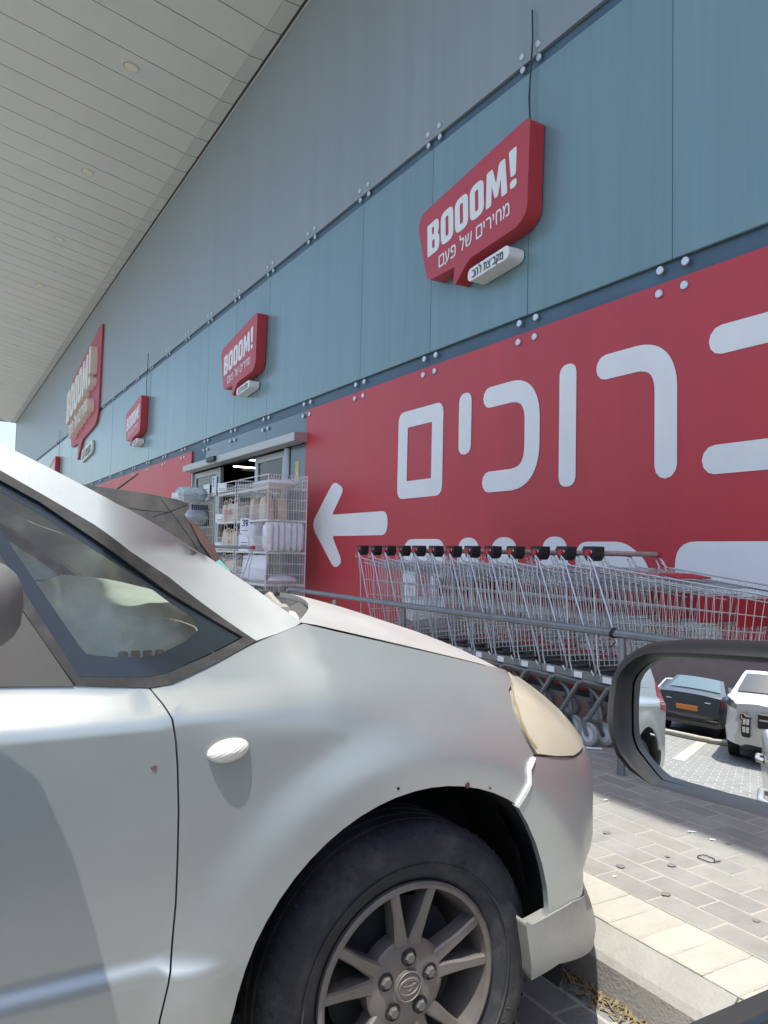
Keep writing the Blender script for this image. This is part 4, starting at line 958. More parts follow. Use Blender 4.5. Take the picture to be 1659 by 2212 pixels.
# ------------------------------------------------------------------ shopping trolleys
def make_trolley(lock=True, handle_m=None, cap_m=None):
    t = empty('shopping_trolley')
    # local: +x = front, y = width, z up, origin under the handle
    wr, wf = .275, .205
    def hw_(x): return wr+(wf-wr)*min(1, max(0, x/1.0))
    def top(x): return .965-.11*x
    def bot(x): return .40+.16*max(0, x-.1)
    mb = MB()
    for s_ in (-1, 1):
        mb.tube([(.02, s_*hw_(0), .985), (.07, s_*hw_(.07), top(.07)), (1.02, s_*hw_(1.02), top(1.02))], .0042, 5)
        mb.tube([(.08, s_*hw_(.08), top(.08)-.03), (1.0, s_*hw_(1), top(1.0)-.03)], .0032, 4)
        for fz in (.3, .52, .74, .94):
            x0, x1 = .06+.16*fz, 1.0-.06*fz
            mb.tube([(x0, s_*hw_(x0)*(1-.06*fz), top(x0)+(bot(x0)-top(x0))*fz), (x1, s_*hw_(x1)*(1-.06*fz), top(x1)+(bot(x1)-top(x1))*fz)], .0026, 4, caps=False)
        for k in range(23):
            x = .10+k*.04; xb = .2+(x-.1)*.82
            mb.tube([(x, s_*hw_(x), top(x)), (xb, s_*hw_(xb)*.94, bot(xb))], .0021, 4, caps=False)
    mb.build('basket_side', M_CHROME, t)
    mb = MB()
    for k in range(11):
        y = -.9+1.8*k/10
        mb.tube([(.2, y*hw_(.2)*.94, bot(.2)), (.96, y*hw_(.96)*.94, bot(.96)), (1.02, y*hw_(1), top(1.02))], .0021, 4, caps=False)
    for k in range(7):
        x = .22+k*.12; mb.tube([(x, -hw_(x)*.94, bot(x)), (x, hw_(x)*.94, bot(x))], .0026, 4, caps=False)
    for z in (.45, .7, .95):
        x = .96+.06*z; zz = bot(.96)+(top(1.02)-bot(.96))*z; mb.tube([(x, -wf, zz), (x, wf, zz)], .0026, 4, caps=False)
    mb.build('basket_floor', M_CHROME, t)
    mb = MB()   # hinged rear flap, folded up inside
    for k in range(11):
        y = -.92+1.84*k/10; mb.tube([(.10, y*wr, .955), (.34, y*wr*.92, .90), (.60, y*wr*.88, .87)], .0021, 4, caps=False)
    for x in (.16, .30, .45, .58): mb.tube([(x, -wr*.92, .95-.14*x), (x, wr*.92, .95-.14*x)], .0026, 4, caps=False)
    mb.build('rear_flap', M_CHROME, t)
    mb = MB(); mb.box((.34, -.12, .925), (.46, .13, .933), .002); mb.v = [(x, y, z-(x-.34)*.14) for x, y, z in mb.v]; mb.build('seat_flap', M_REDPL, t)
    mb = MB(); mb.box((1.012, -.15, .70), (1.022, .15, .83), .003); mb.build('front_plate', M_REDPL, t)
    mb = MB()
    for s_ in (-1, 1):
        y = s_*(wr+.006)
        mb = MB(); mb.tube([(-.0, y, 1.015), (.035, y, .985), (.235, y*.97, .50), (.27, y*.97, .40), (.255, y*.97, .375), (.235, y*.97, .40)], .0052, 6)
        mb.tube([(-.01, y*.96, 1.0), (.012, y*.96, .965), (.012, y*.96, .90), (.035, y*.96, .86), (.07, y*.96, .43), (.10, y*.96, .36), (.22, y*.95, .35)], .0048, 6); mb.build('upright', M_CHROME, t, 50)
    mb = MB()
    for s_ in (-1, 1):
        y = s_*.26
        mb.tube([(-.02, y, .135), (.01, y, .165), (.13, y, .32), (.17, y, .338), (.24, y, .335), (.80, y*.75, .30), (.86, y*.72, .25), (.88, y*.72, .14)], .0135, 8)
    mb.tube([(.17, -.26, .338), (.17, .26, .338)], .011, 8); mb.tube([(.8, -.19, .30), (.8, .19, .30)], .011, 8)
    mb.tube([(.30, -.2, .325), (.72, -.17, .31), (.72, .17, .31), (.30, .2, .325)], .008, 6); mb.build('chassis', M_CHASSIS, t, 50)
    for s_ in (-1, 1): mb = MB(); mb.box((.06, s_*.262-.012, .345), (.28, s_*.262+.012, .39), .004); mb.build('side_bracket', M_CHASSIS, t)
    for s_ in (-1, 1):
        mb = MB(); mb.box((.11, s_*.276-.001, .352), (.17, s_*.276+.001, .384)); mb.build('label_plate', M_CARD, t)
    mb = MB(); mb.tube([(0, -.262, 1.03), (0, .262, 1.03)], .0145, 12); mb.build('handle', handle_m or M_HANDLE, t, 50)
    for s_ in (-1, 1):
        mb = MB(); mb.tube([(0, s_*.255, 1.03), (0, s_*.288, 1.03)], .018, 12); mb.build('handle_cap', cap_m or M_REDPL, t, 50)
    if lock:
        # coin lock hanging on the handle end nearest the rail
        mb = MB(); pr = round_poly([(-.04, -.03), (-.02, -.05), (.02, -.05), (.045, -.01), (.048, .03), (-.045, .03)], .012, 4)
        mb.prism([pr], lambda a, b, tt: (-a, -.235+tt, 1.035+b), -.035, .035); lk = mb.build('coin_lock', M_BLACK, t)
        mb = MB(); mb.box((-.075, -.25, 1.038), (-.044, -.215, 1.056), .006); mb.build('lock_key', M_REDPL, lk)
        mb = MB(); mb.lathe([(0, -.002), (.009, -.002), (.010, .0)], 12, 'y', (.012, -.271, 1.035)); mb.build('lock_badge', M_WHEELW, lk)
        mb = MB()
        pts = [(-.06, -.235, 1.03), (-.075, -.24, .99), (-.09, -.235, .965), (-.11, -.24, .97), (-.125, -.235, 1.0)]
        for i in range(len(pts)-1):
            for j in range(3):
                a = np.array(pts[i])+(np.array(pts[i+1])-np.array(pts[i]))*j/3; mb.tube([(a[0]+.005*math.cos(q), a[1]+(.004*math.sin(q) if j % 2 else 0), a[2]+(0 if j % 2 else .005*math.sin(q))) for q in np.linspace(0, 6.28, 7)[:-1]], .0012, 4, closed=True)
        mb.build('lock_chain', M_CHROME, t)
    for (x, y) in ((-.03, .26), (-.03, -.26), (.88, .187), (.88, -.187)):
        mb = MB(); mb.tube([(x, y, .145), (x, y, .12)], .012, 8); mb.add([(x-.02, y-.02, .122), (x+.02, y-.02, .122), (x+.045, y-.018, .055), (x+.02, y-.018, .05), (x-.02, y+.02, .122), (x+.02, y+.02, .122), (x+.045, y+.018, .055), (x+.02, y+.018, .05)], [(0, 1, 2, 3), (4, 5, 6, 7), (0, 4, 5, 1)])
        ca = mb.build('castor', M_STEEL, t, 40)
        mb = MB(); mb.lathe([(.012, -.013), (.040, -.013), (.040, .013), (.012, .013)], 24, 'y', (x+.03, y, .062)); mb.build('castor_wheel', M_WHEELW, ca, 40)
        mb = MB(); mb.lathe([(.040, -.013), (.058, -.012), (.062, -.007), (.062, .007), (.058, .012), (.040, .013)], 28, 'y', (x+.03, y, .062)); mb.build('castor_tyre', mat('pale_castor_tyre', (.33, .34, .33), .7), ca, 40)
    return t
tr0 = make_trolley()
TX = 3.06+.275
for k in range(13):
    o = tr0 if k == 0 else copy_tree(tr0)
    o.location = (TX+random.uniform(-.006, .006), 3.03+k*.218, .15); o.rotation_euler = (0, 0, -math.pi/2+random.uniform(-.008, .008))
    if k == 0: l = 'front trolley of the nested row, its whole basket sticking out ahead'
    elif k == 12: l = 'last trolley of the nested row, at the end beside the printed arrow'
    else: l = f"{['', 'second', 'third', 'fourth', 'fifth', 'sixth', 'seventh', 'eighth', 'ninth', 'tenth', 'eleventh', 'twelfth'][k]} nested trolley, counting from the front one with the free basket"
    tag(o, l, 'trolley', 'trolleys nested in a row behind the rail')
trB = make_trolley(lock=False, handle_m=M_STEEL)
spots = [((2.55, 7.3, .15), R(205), 'loose trolley with red handle ends beside the pillow cages'), ((2.45, 8.5, .15), R(222), 'loose trolley with red handle ends further back, by the canvas bags')]
for k, (loc, rz, l) in enumerate(spots):
    o = trB if k == 0 else copy_tree(trB)
    o.location = loc; o.rotation_euler = (0, 0, rz); tag(o, l, 'trolley', 'loose trolleys by the entrance')

# ------------------------------------------------------------------ wire display cages with goods
def make_cage(lx, ly, h):
    # local: x 0..lx (depth to wall), y 0..ly, z 0..h
    c = empty('display_cage'); mb = MB()
    for z in (0.006, h-.006):
        mb.tube([(0, 0, z), (lx, 0, z), (lx, ly, z), (0, ly, z)], .006, 6, closed=True)
    for (x, y) in ((0, 0), (lx, 0), (lx, ly), (0, ly)): mb.tube([(x, y, 0), (x, y, h)], .006, 6)
    mb.build('cage_frame', M_CAGE, c)
    def grid(fn, L_, name, half=False):
        mb = MB(); n = int(L_/.032)
        for k in range(1, n): mb.tube([fn(k*L_/n, 0), fn(k*L_/n, h*(.5 if half else 1))], .0022, 4, caps=False)
        for z in (h*.33, h*.66) if not half else (h*.25, h*.5): mb.tube([fn(0, z), fn(L_, z)], .0028, 4, caps=False)
        mb.build(name, M_CAGE, c)
    grid(lambda s_, z: (s_, 0, z), lx, 'cage_side'); grid(lambda s_, z: (s_, ly, z), lx, 'cage_side'); grid(lambda s_, z: (0, s_, z), ly, 'cage_front', True); grid(lambda s_, z: (lx, s_, z), ly, 'cage_back')
    mb = MB(); n = int(lx/.05)
    for k in range(1, n): mb.tube([(k*lx/n, 0, .008), (k*lx/n, ly, .008)], .0022, 4, caps=False)
    mb.build('cage_floor', M_CAGE, c)
    return c
cage_a = make_cage(.5, 1.05, .385); cage_b = make_cage(.5, .70, .385)
top_a = make_cage(.5, 1.05, .16); top_b = make_cage(.5, .70, .16)
TZ = [.36, .745, 1.13, 1.515]
def put(proto, used, x, y, z, label, group):
    o = proto if not used[0] else copy_tree(proto); used[0] = True
    o.location = (x, y, z); tag(o, label, 'cage', group); return o
ua, ub, uta, utb = [0], [0], [0], [0]
names = ['bottom', 'second', 'third', 'fourth']
stacks = [(cage_a, ua, top_a, uta, 3.38, 8.5, 'pillow stack beside the red panels'), (cage_b, ub, top_b, utb, 3.38, 9.64, 'canvas bag stack before the open door'), (cage_b, ub, top_b, utb, 3.38, 12.07, 'wrapped bedding stack past the entrance')]
for (ca, u_, ct, ut, x, y, nm) in stacks:
    for k, z in enumerate(TZ):
        put(ca, u_, x, y, z-(.0), f'white wire cage, {names[k]} tier of the {nm}', 'wire cages by the entrance')
    put(ct, ut, x, y, 1.905, f'shallow white wire tray on top of the {nm}', 'wire cages by the entrance')
    mb = MB()
    for (dx, dy) in ((.03, .03), (.47, .03), (.03, .6), (.47, .6)): mb.box((x+dx-.02, y+dy-.02, .15), (x+dx+.02, y+dy+.02, .36))
    mb.box((x, y, .33), (x+.5, y+.66, .352)); mb.v = [(a-x, b-y, c_-.15) for a, b, c_ in mb.v]
    o = mb.build('cage_base', M_ALU); o.location = (x, y, .15); tag(o, f'low metal base carrying the {nm}', 'stand')
def pillow(L_, W_, T_, n=10, sharp=.5):
    mb = MB(); vv = []; 
    for s_ in (1, -1):
        for i in range(n+1):
            for j in range(n+1):
                a, b = -1+2*i/n, -1+2*j/n; e = ((1-abs(a)**4)*(1-abs(b)**4))**sharp
                pin = 1-.06*(1-abs(b)**2)*abs(a)**3
                vv.append((a*L_/2*(1-.05*(b*b)*1.0), b*W_/2*pin, s_*T_/2*e+.004*math.sin(7*a+3*b)*e))
    m_ = (n+1)**2; ff = []
    for q in range(2):
        for i in range(n):
            for j in range(n):
                k = q*m_+i*(n+1)+j; ff.append((k, k+1, k+n+2, k+n+1))
    mb.add(vv, ff); return mb.mesh('pillow', 70)
pm_ = pillow(.36, .44, .115); pm_.materials.append(M_PILLOW)
# upright pillows in the third tier: row seen from the end
PG = 'white pillows packed in the wire cages'
for k in range(6):
    o = link('pillow', pm_, None); o.location = (3.44+k*.078, 8.62, 1.13+.19); o.rotation_euler = (R(90), R(90)+random.uniform(-.04, .04), R(90)); o.scale = (.98, .5, .8)
    tag(o, 'white pillow standing upright in the packed third tier of the pillow stack', 'pillow', PG)
for k in range(3):
    o = link('pillow', pm_, None); o.location = (3.46+k*.02, 9.0+k*.17, 1.13+.19); o.rotation_euler = (R(90), R(80), R(8)); o.scale = (.98, .55, .9)
    tag(o, 'white pillow leaning along the open front of the third pillow tier', 'pillow', PG)
for (x, y, z, rz, sc, l) in [(3.63, 8.95, 1.975, 0, (1.15, 1.6, .9), 'white pillow lying flat in the top tray of the pillow stack'), (3.63, 8.9, .80, .1, (1.15, 1.5, 1.0), 'white pillow lying flat in the second tier of the pillow stack'), (3.62, 8.8, .44, .2, (1.1, 1.0, 1.1), 'white pillow at the bottom of the pillow stack'), (3.62, 9.2, .46, -.1, (1.1, .9, 1.2), 'white pillow bunched behind another at the bottom of the pillow stack')]:
    o = link('pillow', pm_, None); o.location = (x, y, z); o.rotation_euler = (0, 0, rz); o.scale = sc; tag(o, l, 'pillow')
mb = MB(); mb.box((0, 0, 0), (.02, .8, .30), .008); o = mb.build('foam_sheet', M_PILLOW); o.location = (3.41, 8.62, .80); o.rotation_euler = (0, R(5), 0); tag(o, 'white foam sheet standing in the second tier of the pillow stack', 'foam sheet')
def bag_mesh(w, d, h):
    mb = MB(); rings = []
    for k, (z, s_) in enumerate([(0, .96), (.06*h, 1), (.5*h, 1.04), (.85*h, .95), (h, .8)]):
        rings.append([((w/2)*s_*c_+.006*math.sin(5*k+3*i), (d/2)*s_*q_, z) for i, (c_, q_) in enumerate([(-1, -1), (-.3, -1.08), (.4, -1.05), (1, -1), (1, 0), (1, 1), (0, 1.05), (-1, 1), (-1.04, 0)])])
    mb.loft(rings); mb.tube([(-.06, -d*.3, h*.98), (-.06, -d*.3, h*1.22), (.06, -d*.3, h*1.24), (.06, -d*.3, h*.98)], .008, 5); return mb.mesh('canvas_bag', 50)
bgm = bag_mesh(.14, .11, .26); bgm.materials.append(M_CANVAS)
BG = 'cream canvas bags in the wire cages'
for tier, z in ((3, 1.53), (2, 1.145), (1, .76)):
    for k in range(4):
        for j in range(2):
            o = link('canvas_bag', bgm, None); o.location = (3.47+j*.2+random.uniform(-.01, .01), 9.72+k*.155, z); o.rotation_euler = (0, 0, random.uniform(-.15, .15)-R(90)); o.scale = (1, 1, random.uniform(.85, 1.1))
            tag(o, f'cream canvas bag in the {names[tier]} tier of the canvas bag stack', 'bag', BG)
for k in range(4):
    o = link('canvas_bag', bgm, None); o.location = (3.5+(k % 2)*.2, 8.85+(k//2)*.35, 1.53); o.rotation_euler = (0, 0, random.uniform(-.2, .2)-R(90)); o.scale = (1, 1, 1.05); tag(o, 'cream canvas bag in the fourth tier of the pillow stack', 'bag', BG)
# red print marks on some bags
for (x, y, z, w, h) in [(3.385, 9.80, 1.62, .10, .07), (3.385, 9.98, 1.60, .09, .09), (3.385, 9.84, 1.23, .05, .05)]:
    mb = MB(); mb.box((0, 0, 0), (.003, w, h)); o = mb.build('red_tag', M_RED); o.location = (x, y, z); tag(o, 'red printed tag hanging on the canvas bags behind the wires', 'tag', 'red tags on the bags')
# price cards
def card(x, y, z, w, h, label, lines=2, big=None, rot=0.0):
    o = empty('price_card', (x, y, z), rot); mb = MB(); mb.box((-.002, -w/2, 0), (0, w/2, h)); mb.build('card', M_CARD, o)
    for k in range(lines):
        mb = MB(); mb.box((-.0035, -w*.32, h*(.18+.16*k)), (-.0022, w*.32, h*(.22+.16*k))); mb.build('text_line', M_TRIM, o)
    if big:
        for i, ch in enumerate(big):
            s_ = {'3': [[(0, 1), (.5, 1), (.55, .75), (.3, .52), (.55, .3), (.5, 0), (0, 0)]], '9': [[(.5, .5), (0, .5), (0, 1), (.5, 1), (.5, 0), (.1, 0)]]}[ch]
            for st_ in s_:
                mb = MB(); hh = h*.36; mb.prism([stroke([(-(-w*.26+i*w*.34+p[0]*hh*.7), h*.52+p[1]*hh) for p in st_], hh*.2)], lambda a, b, t: (-.0036, a, b), 0, None); mb.build('numeral', M_DARKBLUE, o)
    tag(o, label, 'price card'); return o
card(3.345, 9.15, 1.36, .13, .19, 'white price card reading 39 clipped above the pillow tier', 1, '39', R(48))
card(3.345, 9.17, 1.14, .14, .21, 'printed paper sheet hanging below the 39 price card', 3, None, R(45))
card(3.365, 10.15, 1.94, .14, .12, 'white price card on the top tray of the canvas bag stack', 2, None, R(40))
card(3.365, 10.2, 1.52, .13, .12, 'white price card on the fourth tier of the canvas bag stack', 2, None, R(40))
card(3.365, 10.2, 1.16, .12, .09, 'white price card on the third tier of the canvas bag stack', 2, None, R(40))
card(3.365, 12.45, 1.93, .14, .13, 'white price card on the tray of the wrapped bedding stack', 2, None, R(50))
card(D+.02, 12.85, 2.08, .26, .33, 'white notice with a large blue 3 on the sliding door frame', 0, '3')
card(D+.02, 13.28, 2.02, .36, .28, 'printed notice taped on the door pane beside the blue 3', 4)
# plastic wrapped bedding in the far stack
wm = pillow(.42, .5, .2, 9, .4); wm.materials.append(M_PLASTICBAG)
for (x, y, z, l) in [(3.62, 12.33, 2.03, 'plastic wrapped bedding heaped on the top tray of the far stack'), (3.60, 12.6, 2.05, 'second plastic wrapped bedding heap on the far top tray'), (3.62, 12.4, 1.66, 'clear wrapped bedding with dark print in the fourth tier of the far stack'), (3.62, 12.42, 1.26, 'clear wrapped bedding in the third tier of the far stack')]:
    o = link('wrapped_bedding', wm, None); o.location = (x, y, z); o.rotation_euler = (0, 0, random.uniform(-.3, .3)); o.scale = (1, 1.1, random.uniform(.9, 1.5)); tag(o, l, 'bedding')
dm = pillow(.30, .36, .16, 8, .4); dm.materials.append(M_DARKBLUE)
o = link('dark_cushion', dm, None); o.location = (3.72, 12.3, 1.70); o.rotation_euler = (R(80), 0, 0); tag(o, 'navy printed cushion pack standing in the far stack', 'cushion')

# ------------------------------------------------------------------ other cars (generic shells)
def shell_car(name, label, loc, rz, top, W_, belt, paint, wheels, r_w=.32, side_glass=(), end_glass=(), lamps=(), plate=None, extra=None, arch=None, tum=.42, fr=.24, rr=.18):
    """top: (x,z) outline from front bumper bottom over the roof to rear bumper bottom; +x is the front"""
    c = empty(name, loc, rz); tag(c, label, 'car')
    arch = arch or r_w+.05; zb = min(top[0][1], top[-1][1]); xf, xr = max(p[0] for p in top), min(p[0] for p in top)
    low = [top[-1]]
    for wx in sorted(wheels):
        a0 = math.asin(min(1, (zb-r_w)/arch)) if abs(zb-r_w) < arch else 0
        for k in range(13):
            a = math.pi-a0-(math.pi-2*a0)*k/12; low.append((wx+arch*math.cos(a), r_w+arch*math.sin(a)))
    loop = list(top)+low[1:]
    def hw(x, z):
        h = W_/2-tum*max(0, z-belt)-.10*max(0, .40-z); t = max(0, (x-(xf-.7))/.7); h -= fr*t**2.6; t = max(0, ((xr+.6)-x)/.6); h -= rr*t**2.6; h += -.03*max(0, 1-abs(z-belt)/.06)*0
        return max(.2, h-.018*max(0, 1-abs(z-(belt-.28))/.1))
    dl = dense(loop, .1); v, f = cdt_fill(dl, .11)
    for s_ in (-1, 1):
        mb = MB(); mb.add([(x, s_*hw(x, z), z) for x, z in v], f); mb.build('body_side', paint, c, 40)
    mb = MB(); tp = dense(top+[top[-1]], .08)[:-1]; rows = []
    for x, z in tp:
        h = hw(x, z); rows.append([(x+(.10*(1-t*t) if x > xf-.25 else (-.07*(1-t*t) if x < xr+.2 else 0)), h*t, z+(.035*(1-abs(t)**2.4) if z > belt-.25 else 0)) for t in np.linspace(-1, 1, 11)])
    mb.loft(rows, closed=False); mb.build('body_shell', paint, c, 35)
    for poly in side_glass:
        for s_ in (-1, 1):
            lp = dense(round_poly(poly, .04, 3), .12); v2, f2 = cdt_fill(lp, .15); mb = MB(); mb.add([(x, s_*(hw(x, z)+.005), z) for x, z in v2], f2); mb.build('side_window', M_CARGLASS, c, 60)
    for (a, b, wd, m_) in end_glass:
        n = np.array([b[1]-a[1], a[0]-b[0]]); n = n/np.linalg.norm(n); n = n if n[1] > 0 else -n; rows = []
        for q in np.linspace(0, 1, 6):
            x, z = a[0]+(b[0]-a[0])*q, a[1]+(b[1]-a[1])*q; h = hw(x, z)*wd; rows.append([(x+n[0]*.012, h*t, z+n[1]*.012+.035*(1-abs(t*wd)**2.4)) for t in np.linspace(-1, 1, 9)])
        mb = MB(); mb.loft(rows, closed=False); mb.build('window_glass', m_, c, 60)
    for (poly, m_, nm) in lamps:
        for s_ in (-1, 1):
            lp = dense(round_poly(poly, .03, 3), .06); v2, f2 = cdt_fill(lp, .07); mb = MB(); mb.add([(x+(.012 if x > 0 else -.012), s_*(hw(x, z)+.008), z) for x, z in v2], f2); mb.build(nm, m_, c, 60)
    if plate:
        x, z, m_ = plate; mb = MB(); mb.box((x-.008, -.26, z-.055), (x+.008, .26, z+.055), .003); mb.build('number_plate', m_, c)
    for wx in wheels:
        for s_ in (-1, 1):
            mb = MB(); T = .2; mb.lathe([(r_w*.62, 0), (r_w-.03, -.006), (r_w-.006, .01), (r_w, .03), (r_w, T-.03), (r_w-.02, T), (r_w*.6, T)], 32, 'y'); w_ = mb.build('tyre', M_RUBBER, c, 40); w_.location = (wx, s_*(W_/2-.03), r_w); w_.rotation_euler = (0, 0, 0 if s_ < 0 else math.pi)
            mb = MB(); mb.lathe([(0, .03), (.06, .028)], 16, 'y'); mb.lathe([(r_w*.55, .03), (r_w*.62, .005), (r_w*.63, .03)], 28, 'y')
            for k in range(5):
                a = k*1.2566+.3; mb.tube([(.03*math.cos(a), .03, .03*math.sin(a)), (r_w*.57*math.cos(a), .022, r_w*.57*math.sin(a))], .02, 5)
            mb.build('rim', M_ALU, w_, 40)
            mb = MB(); mb.lathe([(0, .06), (r_w*.6, .06)], 20, 'y'); mb.build('brake_disc', M_DARK, w_)
            mb = MB(); pts = [(wx+(arch+.002)*math.cos(a), r_w+(arch+.002)*math.sin(a)) for a in np.linspace(-.2, math.pi+.2, 20)]
            yo, yi = s_*(W_/2-.04), s_*(W_/2-.32); mb.add([p for x, z in pts for p in ((x, yo, z), (x, yi, z))], [(2*i, 2*i+2, 2*i+3, 2*i+1) for i in range(19)]); mb.add([(x, yi, z) for x, z in pts], [tuple(range(20))]); mb.build('wheel_arch', M_DARK, c)
    mb = MB(); mb.box((xr+.4, -W_/2+.34, zb), (xf-.4, W_/2-.34, zb+.05)); mb.build('underbody', M_DARK, c)
    if extra: extra(c, hw)
    return c
# dark hatchback, reversed up to the kerb beyond the silver car (its rear points to the wall: local front = -x world)
YH = 4.72; WH = 1.74
def hp(px_, py_, yv=4.12): p = ony(px_, py_, yv); return (-p[0], p[2])     # local (x front, z)
rear_top = [hp(100, 1040), hp(199, 1052), hp(300, 1066), hp(375, 1080), hp(400, 1088), hp(400, 1099), hp(388, 1113), hp(404, 1140), hp(430, 1170), hp(455, 1203), hp(478, 1228)]
ex = rear_top[-1][0]
hatch_top = [(2.55, .28), (2.62, .5), (2.55, .72), (2.2, .88), (1.6, .98), (1.25, 1.03), (.75, 1.38), (.45, 1.5), (-.1, 1.535)]+rear_top+[(ex-.05, 1.0), (ex-.12, .9), (ex-.13, .55), (ex-.08, .30)]
def hatch_extra(c, hw):
    for s_ in (-1, 1):
        lp = dense([hp(392, 1119), hp(404, 1127), hp(432, 1163), hp(457, 1206), hp(474, 1226), hp(463, 1232), hp(440, 1212), hp(412, 1170)], .05); v2, f2 = cdt_fill(lp, .05); mb = MB(); mb.add([(x-.004, s_*(hw(x, z)+.008), z) for x, z in v2], f2); mb.build('tail_lamp', M_TAILD, c)
        lp = dense([hp(452, 1207), hp(474, 1228), hp(476, 1236), hp(440, 1214)], .05); v2, f2 = cdt_fill(lp, .05); mb = MB(); mb.add([(x-.006, s_*(hw(x, z)+.012), z) for x, z in v2], f2); mb.build('teal_glass_patch', mat('teal_glass', (.25, .52, .5), .3), c)  # small patch of teal glass at the foot of the tail lamp
        # panel seams on the rear pillar
        mb = MB()
        for seam in ([(338, 1075), (352, 1098), (380, 1140), (412, 1192)], [(395, 1092), (352, 1108), (318, 1118)], [(352, 1108), (300, 1104), (270, 1098)]):
            pts = [hp(*q) for q in seam]; mb.tube([(x, s_*(hw(x, z)+.0005), z) for x, z in pts], .0016, 4)
        mb.build('panel_seam', M_DARK, c)
    b = onx(0, 0, 1)
    p0 = ony(246, 1051, YH); p1 = ony(299, 1013, YH); l0 = np.array([-p0[0], 0, p0[2]]); l1 = np.array([-p1[0], 0, p1[2]])
    z0 = float(np.interp(-l0[0], [-q[0] for q in rear_top], [q[1] for q in rear_top]))+.035
    mb = MB(); mb.lathe([(0, .03), (.03, .026), (.045, .0)], 14, 'z', (l0[0], 0, z0-.004)); an = mb.build('antenna_base', M_BLACK, c, 50)
    mb = MB(); mb.tube([(l0[0], 0, z0+.01)]+[tuple(np.array([l0[0], 0, z0+.01])+(l1-l0)*t) for t in (.2, .6, 1.0)], [.007, .007, .006, .005], 8); mb.build('antenna', M_TRIM, an)
shell_car('dark_hatchback', 'dusty dark grey hatchback with roof spoiler and stubby antenna behind the silver car', (0, YH, 0), math.pi, hatch_top, WH, .95, M_HATCH, (1.75, -.85), .31,
          side_glass=[[(1.1, 1.0), (.72, 1.30), (.35, 1.42), (.05, 1.43), (.05, .98)], [(0, .98), (0, 1.43), (-.45, 1.41), (-.62, 1.15), (-.60, 1.0)]], end_glass=[((1.22, 1.05), (.78, 1.36), .88, M_CARGLASS)],
          lamps=[([(2.50, .66), (2.25, .84), (2.1, .80), (2.35, .64)], M_REPEAT, 'headlamp')], extra=hatch_extra, plate=(ex-.20, .6, M_YPLATE))
# cars behind, seen in the wing mirror
sedan_top = [(2.25, .25), (2.32, .5), (2.25, .70), (1.9, .84), (1.05, .96), (.25, 1.40), (-.1, 1.46), (-.6, 1.44), (-1.45, 1.06), (-2.1, 1.02), (-2.25, .95), (-2.32, .7), (-2.36, .5), (-2.28, .27)]
def sedan_extra(c, hw):
    mb = MB(); mb.box((-2.345, -.55, .80), (-2.30, .55, .825), .006); mb.build('chrome_strip', M_CHROME, c)
    mb = MB(); mb.tube([(-2.335, -.62, .64), (-2.335, -.5, .60), (-2.335, .5, .60), (-2.335, .62, .64)], .006, 4); mb.build('boot_seam', M_DARK, c)
    mb = MB(); mb.box((-2.425, -.7, .36), (-2.36, .7, .46), .02); mb.build('lower_valance', M_BLACK, c)
    for y in (-.42, 0, .42):
        mb = MB(); mb.box((-1.05, y-.12, 1.08), (-.95, y+.12, 1.26), .04); mb.build('headrest', M_SEAT, c, 40)
shell_car('grey_sedan', 'dark grey sedan with orange number plate reflected in the wing mirror', (-9.8, 2.0, 0), math.pi, sedan_top, 1.78, .94, M_GREYCAR, (1.4, -1.35), .32,
          side_glass=[[(.95, .98), (.22, 1.34), (-.1, 1.37), (-.15, .97)], [(-.2, .97), (-.2, 1.37), (-.6, 1.35), (-1.25, 1.05), (-1.2, .99)]], end_glass=[((1.02, .99), (.30, 1.38), .86, M_CARGLASS), ((-.66, 1.42), (-1.42, 1.08), .84, mat('teal_reflecting_glass', (.10, .17, .17), .12, coat=1))],
          lamps=[([(-2.30, .72), (-2.05, .74), (-2.0, .92), (-2.24, .92)], M_TAIL, 'tail_lamp'), ([(2.27, .62), (1.95, .80), (1.85, .74), (2.2, .58)], M_REPEAT, 'headlamp')], plate=(-2.425, .66, M_PLATE), extra=sedan_extra)
suv_top = [(2.3, .32), (2.36, .6), (2.30, .95), (2.1, 1.04), (1.2, 1.14), (.55, 1.58), (.2, 1.68), (-1.3, 1.69), (-1.9, 1.62), (-2.2, 1.1), (-2.25, .7), (-2.2, .35)]
def suv_extra(c, hw):
    for s_ in (-1, 1):
        mb = MB(); mb.box((2.19, s_*.56-.07, .44), (2.44, s_*.56+.07, .80), .02); fg = mb.build('fog_lamp_recess', M_BLACK, c)
        for k in range(4):
            mb = MB(); mb.box((2.435, s_*.56-.05+(k % 2)*.055, .52+(k//2)*.13), (2.448, s_*.56-.005+(k % 2)*.055, .62+(k//2)*.13), .004); mb.build('fog_lamp', M_REPEAT, fg)
    mb = MB(); mb.box((2.38, -.38, .62), (2.45, .38, .86), .02); mb.build('grille', M_BLACK, c)
    mb = MB(); mb.box((2.44, -.36, .74), (2.46, .36, .765), .004); mb.build('grille_bar', M_CHROME, c)
shell_car('white_suv', 'white SUV facing forward with slim headlamps, reflected in the wing mirror', (-7.4, .02, 0), 0.0, suv_top, 1.82, 1.08, M_WHITECAR, (1.45, -1.4), .36,
          side_glass=[[(1.1, 1.16), (.52, 1.54), (.1, 1.58), (.05, 1.14)], [(0, 1.14), (0, 1.58), (-.9, 1.58), (-.95, 1.14)], [(-1.0, 1.14), (-1.0, 1.58), (-1.7, 1.55), (-1.9, 1.2)]], end_glass=[((1.17, 1.17), (.58, 1.57), .88, M_CARGLASS)],
          lamps=[([(2.33, .86), (2.25, 1.0), (1.75, 1.06), (1.9, .93)], mat('dark_lamp', (.10, .11, .12), .15, coat=1), 'headlamp')], extra=suv_extra, plate=(2.47, .50, M_YPLATE))
